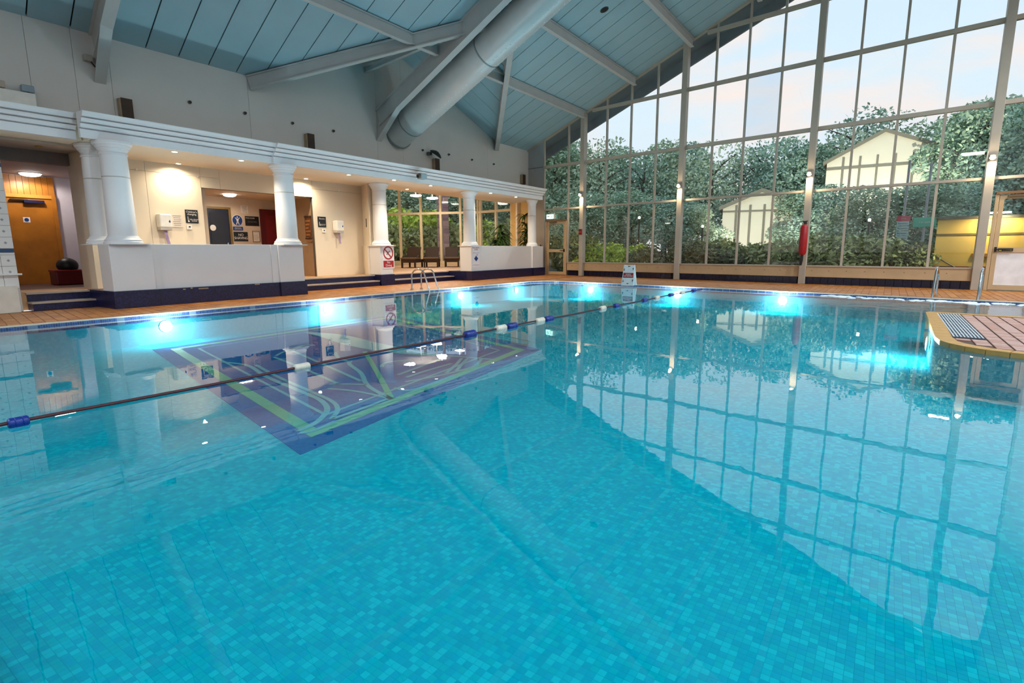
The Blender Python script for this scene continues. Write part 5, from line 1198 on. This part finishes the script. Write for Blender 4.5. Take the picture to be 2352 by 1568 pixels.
for i, (px, d, yt, lab) in enumerate(((900, 42, 400, 'tree seen through the lounge window near the no diving column'), (945, 40, 410, 'tree seen through the lounge window behind the first lounger'), (1000, 44, 400, 'tree seen through the lounge window behind the middle lounger'), (1050, 40, 410, 'tree seen through the lounge window behind the plant column'), (1105, 38, 430, 'tree seen through the lounge window behind the bushy plant'), (1150, 42, 400, 'tree seen through the lounge window behind the tall plant'), (1220, 44, 300, 'tree outside behind the blank panel corner'))):
    tree(px, yt, d, i % 4, lab, i*1.7, 1.5)
SH = []
for k in range(3):
    r = random.Random(60+k); blobs = [(r.uniform(-.5, .5), r.uniform(-.5, .5), r.uniform(.3, .75), r.uniform(.28, .42), .9) for _ in range(9)]
    V, Fc = leaf_cloud(blobs, 2600, .05, 70+k); SH.append(mesh_np('foliage', V, Fc, SHRUB_L[k]))
sm = MB()
for q in range(6):
    a = q*1.05; sm.tube([(0, 0, 0), (cos(a)*.2, sin(a)*.2, .35), (cos(a)*.4, sin(a)*.4, .75)], [.03, .02, .01], 6)
sm_me = bpy.data.meshes.new('stem'); sm_me.from_pydata(sm.v, [], sm.f); sm_me.materials.append(BARK)
def shrub(px, ytop, dist, k, lab, wide=1.3):
    base = polar(px, dist); rt_ = ray(px, ytop); hgt = CAMH+dist*rt_.z/sqrt(rt_.x**2+rt_.y**2)+.05; s = max(.3, hgt/1.08)
    t = thing('shrub', lab, 'shrub', base, px*.37, group='shrubs outside the glazed wall')
    for nm, me in (('foliage', SH[k]), ('stem', sm_me)):
        o = bpy.data.objects.new(nm, me); COL.objects.link(o); o.parent = t; o.scale = (s*wide, s*wide, s)
        if nm == 'foliage': o['kind'] = 'stuff'
for px, yt, d, k, lab, wd in ((1365, 556, 23.5, 0, 'lime green bush just outside right of the call point', 1.2), (1418, 553, 23.8, 0, 'lime green bush just outside before the no entry board', 1.3), (1318, 520, 24.5, 1, 'green bush outside beside the exit door', 1.0),
    (1525, 558, 23.0, 2, 'dark low hedge bush outside left of the second post', 1.5), (1600, 552, 23.0, 2, 'dark low hedge bush outside right of the second post', 1.6), (1655, 535, 23.5, 1, 'green bush outside below the smaller cream gable', 1.3), (1712, 560, 23, 2, 'sparse bush outside below the smaller cream gable', 1.1), (1790, 540, 22.5, 1, 'green bush outside left of the rescue tube', 1.4),
    (1885, 520, 22.5, 1, 'yellow green bush outside right of the rescue tube', 1.2), (1930, 545, 22, 1, 'green bush outside before the round low tree', 1.4), (1985, 528, 22.5, 1, 'broad green bush outside below the reflected lamp dot', 1.5), (2050, 548, 22.4, 2, 'dark bush outside below the red notice board', 1.1), (2098, 545, 22, 1, 'bush outside below the teal sign', .9)):
    shrub(px, yt, d, k, lab, wd)
for i, (px, yt, d, k, lab) in enumerate(((893, 500, 35, 1, 'yellow green bush outside the lounge window near the no diving column'), (925, 470, 36, 0, 'tall lime bush outside the lounge window behind the first lounger'), (962, 500, 35, 1, 'green bush outside the lounge window between the loungers'), (1000, 480, 37, 0, 'tall lime bush outside the lounge window behind the middle lounger'), (1045, 500, 35, 1, 'yellow green bush outside the lounge window beside the brick pier'), (1090, 490, 35, 1, 'green bush outside the lounge window behind the plant column'), (1130, 500, 34, 0, 'lime bush outside the lounge window behind the bushy plant'), (1165, 490, 34, 1, 'green bush outside the lounge window behind the tall plant'))): shrub(px, yt, d, k, lab, 1.0)
c = polar(1019, 32.5); t = thing('brick_pier', 'pinkish brick pier standing outside the lounge window', 'pier', c, math.atan2(c.y, c.x)-pi/2)
PBR = [mat('pier_brick_a', '#b58f93', .8, var=.15), mat('pier_brick_b', '#a37f8a', .8, var=.15), mat('pier_brick_c', '#c2a09c', .8, var=.15)]
MB().box(-.34, .34, .012, .6, 0, 4.6).build('pier_core', mat('pier_mortar', '#b3a8a4', .9), t)
bme = []
for mm in PBR:
    b_ = MB().box(-.163, .163, 0, .05, 0, .135); me = bpy.data.meshes.new('brick'); me.from_pydata(b_.v, [], b_.f); me.materials.append(mm); bme.append(me)
for rr in range(31):
    for cc in range(2):
        o = bpy.data.objects.new('brick', bme[(rr*2+cc*5+rr//3) % 3]); COL.objects.link(o); o.parent = t; o.location = (-.172+cc*.344, -.01-.004*((rr+cc) % 2), .004+rr*.148)
# pale gables built outside in place of reflections in the panes
CBLD = mat('reflection_cream', '#f3ead2', .8, var=.04, scale=.4); CBG = mat('reflection_joint', '#8b8675', .8)
def reflection_gable(px0, px1, ytop, yeave, dist, lab, nj):
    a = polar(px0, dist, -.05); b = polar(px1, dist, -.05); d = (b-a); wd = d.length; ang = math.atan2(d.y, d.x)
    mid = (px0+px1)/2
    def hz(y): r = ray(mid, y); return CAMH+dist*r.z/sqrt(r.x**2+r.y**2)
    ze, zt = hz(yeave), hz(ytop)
    t = thing('reflection_gable', lab, 'reflection_gable', a, ang)
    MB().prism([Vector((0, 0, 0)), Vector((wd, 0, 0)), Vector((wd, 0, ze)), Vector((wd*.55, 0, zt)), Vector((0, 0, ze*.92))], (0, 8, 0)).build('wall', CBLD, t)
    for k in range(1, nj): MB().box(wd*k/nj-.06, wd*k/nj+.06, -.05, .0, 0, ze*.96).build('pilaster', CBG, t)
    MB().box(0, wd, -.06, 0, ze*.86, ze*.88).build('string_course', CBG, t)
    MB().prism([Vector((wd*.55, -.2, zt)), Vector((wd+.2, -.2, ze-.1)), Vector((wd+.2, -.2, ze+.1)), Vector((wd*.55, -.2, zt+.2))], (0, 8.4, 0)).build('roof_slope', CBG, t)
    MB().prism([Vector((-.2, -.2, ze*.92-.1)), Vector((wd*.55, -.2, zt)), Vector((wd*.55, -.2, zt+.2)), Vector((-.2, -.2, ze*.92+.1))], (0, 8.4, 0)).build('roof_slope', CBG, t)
reflection_gable(1655, 1815, 440, 462, 33, 'smaller cream gable among the trees standing in for a pane reflection', 5)
reflection_gable(1882, 2116, 305, 345, 41, 'larger cream gable above the trees standing in for a pane reflection', 6)
for px, d, tgt, pw, lab in ((1735, 27, (1735, 33, 4.0), 900, 'added fill light in the garden before the smaller cream gable'), (2000, 34.5, (2000, 41, 9.0), 2600, 'added fill light in the garden before the larger cream gable')):  # lights added only to brighten the two gable stand-ins
    c = polar(px, d); q = polar(tgt[0], tgt[1], tgt[2]); t = thing('gable_fill_light', lab, 'lamp', c)
    MB().box(-.12, .12, -.12, .12, 0, .12).build('base', BLACK, t); MB().lathe([(.05, .12), (.13, .3), (.14, .32), (.11, .3)], 18).build('housing', BLACK, t, smooth=True); MB().lathe([(.02, .30), (.105, .302), (.11, .305)], 18).build('lens', BULB, t)
    spot('lamp_light', (0, 0, .42), t, pw*.8, (1., .95, .84), 95, .6, .1, to=(q-c-Vector((0, 0, .4))))
# yellow wall built outside in place of a pane reflection by the end post
a = polar(2146, 21.5); b = polar(2420, 21.5); d = b-a; t = thing('reflection_wall', 'yellow wall outside standing in for a pane reflection beside the end post', 'wall', a, math.atan2(d.y, d.x))
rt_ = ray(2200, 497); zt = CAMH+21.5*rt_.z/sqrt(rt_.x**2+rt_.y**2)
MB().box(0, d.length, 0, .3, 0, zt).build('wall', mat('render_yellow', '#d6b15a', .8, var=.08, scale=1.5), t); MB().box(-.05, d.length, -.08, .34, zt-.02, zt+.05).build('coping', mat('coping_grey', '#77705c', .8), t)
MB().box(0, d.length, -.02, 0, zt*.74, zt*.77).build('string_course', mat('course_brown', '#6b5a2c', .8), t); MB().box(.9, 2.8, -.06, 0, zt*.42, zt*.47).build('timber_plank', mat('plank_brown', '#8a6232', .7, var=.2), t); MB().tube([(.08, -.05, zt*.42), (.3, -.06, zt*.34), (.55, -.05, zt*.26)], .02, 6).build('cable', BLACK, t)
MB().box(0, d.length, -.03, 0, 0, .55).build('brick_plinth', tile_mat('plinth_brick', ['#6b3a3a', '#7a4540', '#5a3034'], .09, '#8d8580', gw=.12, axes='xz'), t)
t2 = thing('wall_strip_lamp', 'white strip lamp on top of the yellow wall outside', 'lamp', a+d.normalized()*1.35+Vector((0, 0, zt+.06)), math.atan2(d.y, d.x))
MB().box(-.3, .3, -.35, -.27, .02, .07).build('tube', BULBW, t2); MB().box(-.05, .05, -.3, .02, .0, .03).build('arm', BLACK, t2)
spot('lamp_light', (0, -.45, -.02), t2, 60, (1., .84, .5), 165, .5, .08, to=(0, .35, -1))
# signs on posts
def road_sign(px, py0, py1, wpx, dist, m, lab, txt, extra=False):
    c = polar(px, dist); r0 = ray(px, py0); r1 = ray(px, py1); z1 = CAMH+dist*r0.z/sqrt(r0.x**2+r0.y**2); z0 = CAMH+dist*r1.z/sqrt(r1.x**2+r1.y**2); w2 = wpx/FPX*dist/2*.93
    t = thing('road_sign', lab, 'sign', c, math.atan2(c.y, c.x)-pi/2)
    MB().cyl((0, .04, 0), (.0, .04, z1+1.9), .04, n=12).build('pole', mat('pole_grey', '#a5a5ab', .5), t)
    MB().box(-w2, w2, -.02, 0, z0, z1).build('sign_panel', m, t, bevel=.03)
    text(txt, (z1-z0)*.28, SW, t, (0, -.024, (z0+z1)/2))
    if extra:
        for k in range(4): MB().box(-w2*.9, w2*.9, -.02, 0, z0-.17*(k+1)+.02, z0-.17*k).build('sign_panel', mat('board_pale_blue', '#b9d0d6', .5), t); text('Reception', .07, SG, t, (0, -.024, z0-.17*k-.075))
road_sign(2067, 493, 505, 22, 24, mat('notice_red_pink', '#c8596a', .5), 'red and pale blue notice boards on a pole outside', 'Parking', True)
road_sign(2116, 496, 518, 36, 25, mat('sign_teal', '#5fc0a6', .5), 'teal sign on a tall grey pole outside', 'Car park')
for px, py, d, lab in ((1990, 502, 24, 'glowing stand-in for a lamp reflection, outside between the bushes'), (1466, 497, 25, 'glowing stand-in for a lamp reflection, outside over the paved path'), (1611, 517, 25, 'glowing stand-in for a lamp reflection, outside right of the second post')):  # glowing heads set outside in place of lamp reflections in the panes
    c = polar(px, d); r0 = ray(px, py); z = CAMH+d*r0.z/sqrt(r0.x**2+r0.y**2); t = thing('lamp_reflection', lab, 'lamp', c)
    MB().cyl((0, 0, 0), (0, 0, z-.06), .035, n=10).build('pole', mat('pole_dark', '#3a3834', .5), t); MB().lathe([(.02, -.05), (.045, -.03), (.045, .03), (.015, .05)], 16, (0, 0, z)).build('lamp_head', BULB, t, smooth=True)

# lettering becomes plain mesh
bpy.context.view_layer.update(); dg = bpy.context.evaluated_depsgraph_get()
for o in TXT:
    me = bpy.data.meshes.new_from_object(o.evaluated_get(dg)); n_ = bpy.data.objects.new('lettering', me); COL.objects.link(n_)
    n_.parent = o.parent; n_.location = o.location; n_.rotation_euler = o.rotation_euler; n_.scale = o.scale
for o in TXT: bpy.data.objects.remove(o)

# fittings belong to the part that carries them
CARRY = {'lettering': ('sign_panel', 'caption_panel', 'front_leaf'), 'print_line': ('sign_panel', 'paper'), 'symbol': ('sign_panel',), 'diver_figure': ('sign_panel',), 'red_ring': ('sign_panel',), 'red_panel': ('sign_panel',), 'blue_diamond': ('sign_panel',),
         'red_band': ('front_leaf',), 'arrow_mark': ('front_leaf', 'sign_box'), 'running_figure': ('sign_box',), 'white_figure': ('blue_disc',), 'shaft_joint': ('shaft',), 'nozzle_rows': ('duct_body',), 'wall_collar': ('duct_body',), 'seam_band': ('duct_body',),
         'lever_handle': ('lock_plate',), 'door_panel': ('leaf',), 'pull_handle': ('leaf',), 'white_disc': ('leaf',), 'knob': ('leaf',), 'fire_notice': ('leaf',), 'notice_disc': ('fire_notice', 'leaf'), 'door_closer': ('leaf',), 'closer_arm': ('leaf',),
         'back_rail': ('backrest',), 'foot_flange': ('rail',), 'chipped_tile': ('mosaic_base',), 'name_strip': ('board',), 'button_knob': ('button_box',), 'drop_mark': ('body',), 'black_window': ('red_box',), 'print_label': ('red_box',), 'vent_hole': ('vent_ring',), 'black_bag': ('bin_body',), 'bin_rim': ('bin_body',), 'haunch_flange': ('haunch_web',), 'string_course': ('wall',), 'pilaster': ('wall',), 'lens': ('rim', 'ring', 'lens_hood')}
base_name = lambda o: o.name.split('.')[0]
for root in [o for o in bpy.data.objects if o.parent is None and o.type == 'EMPTY']:
    kids = list(root.children); by = {}
    for k in kids: by.setdefault(base_name(k), k)
    for k in kids:
        for c in CARRY.get(base_name(k), ()):
            tgt = by.get(c)
            if tgt is not None and tgt is not k and tgt.parent is root and tgt.location.length < 1e-6 and tuple(tgt.rotation_euler) == (0, 0, 0):
                k.parent = tgt; break
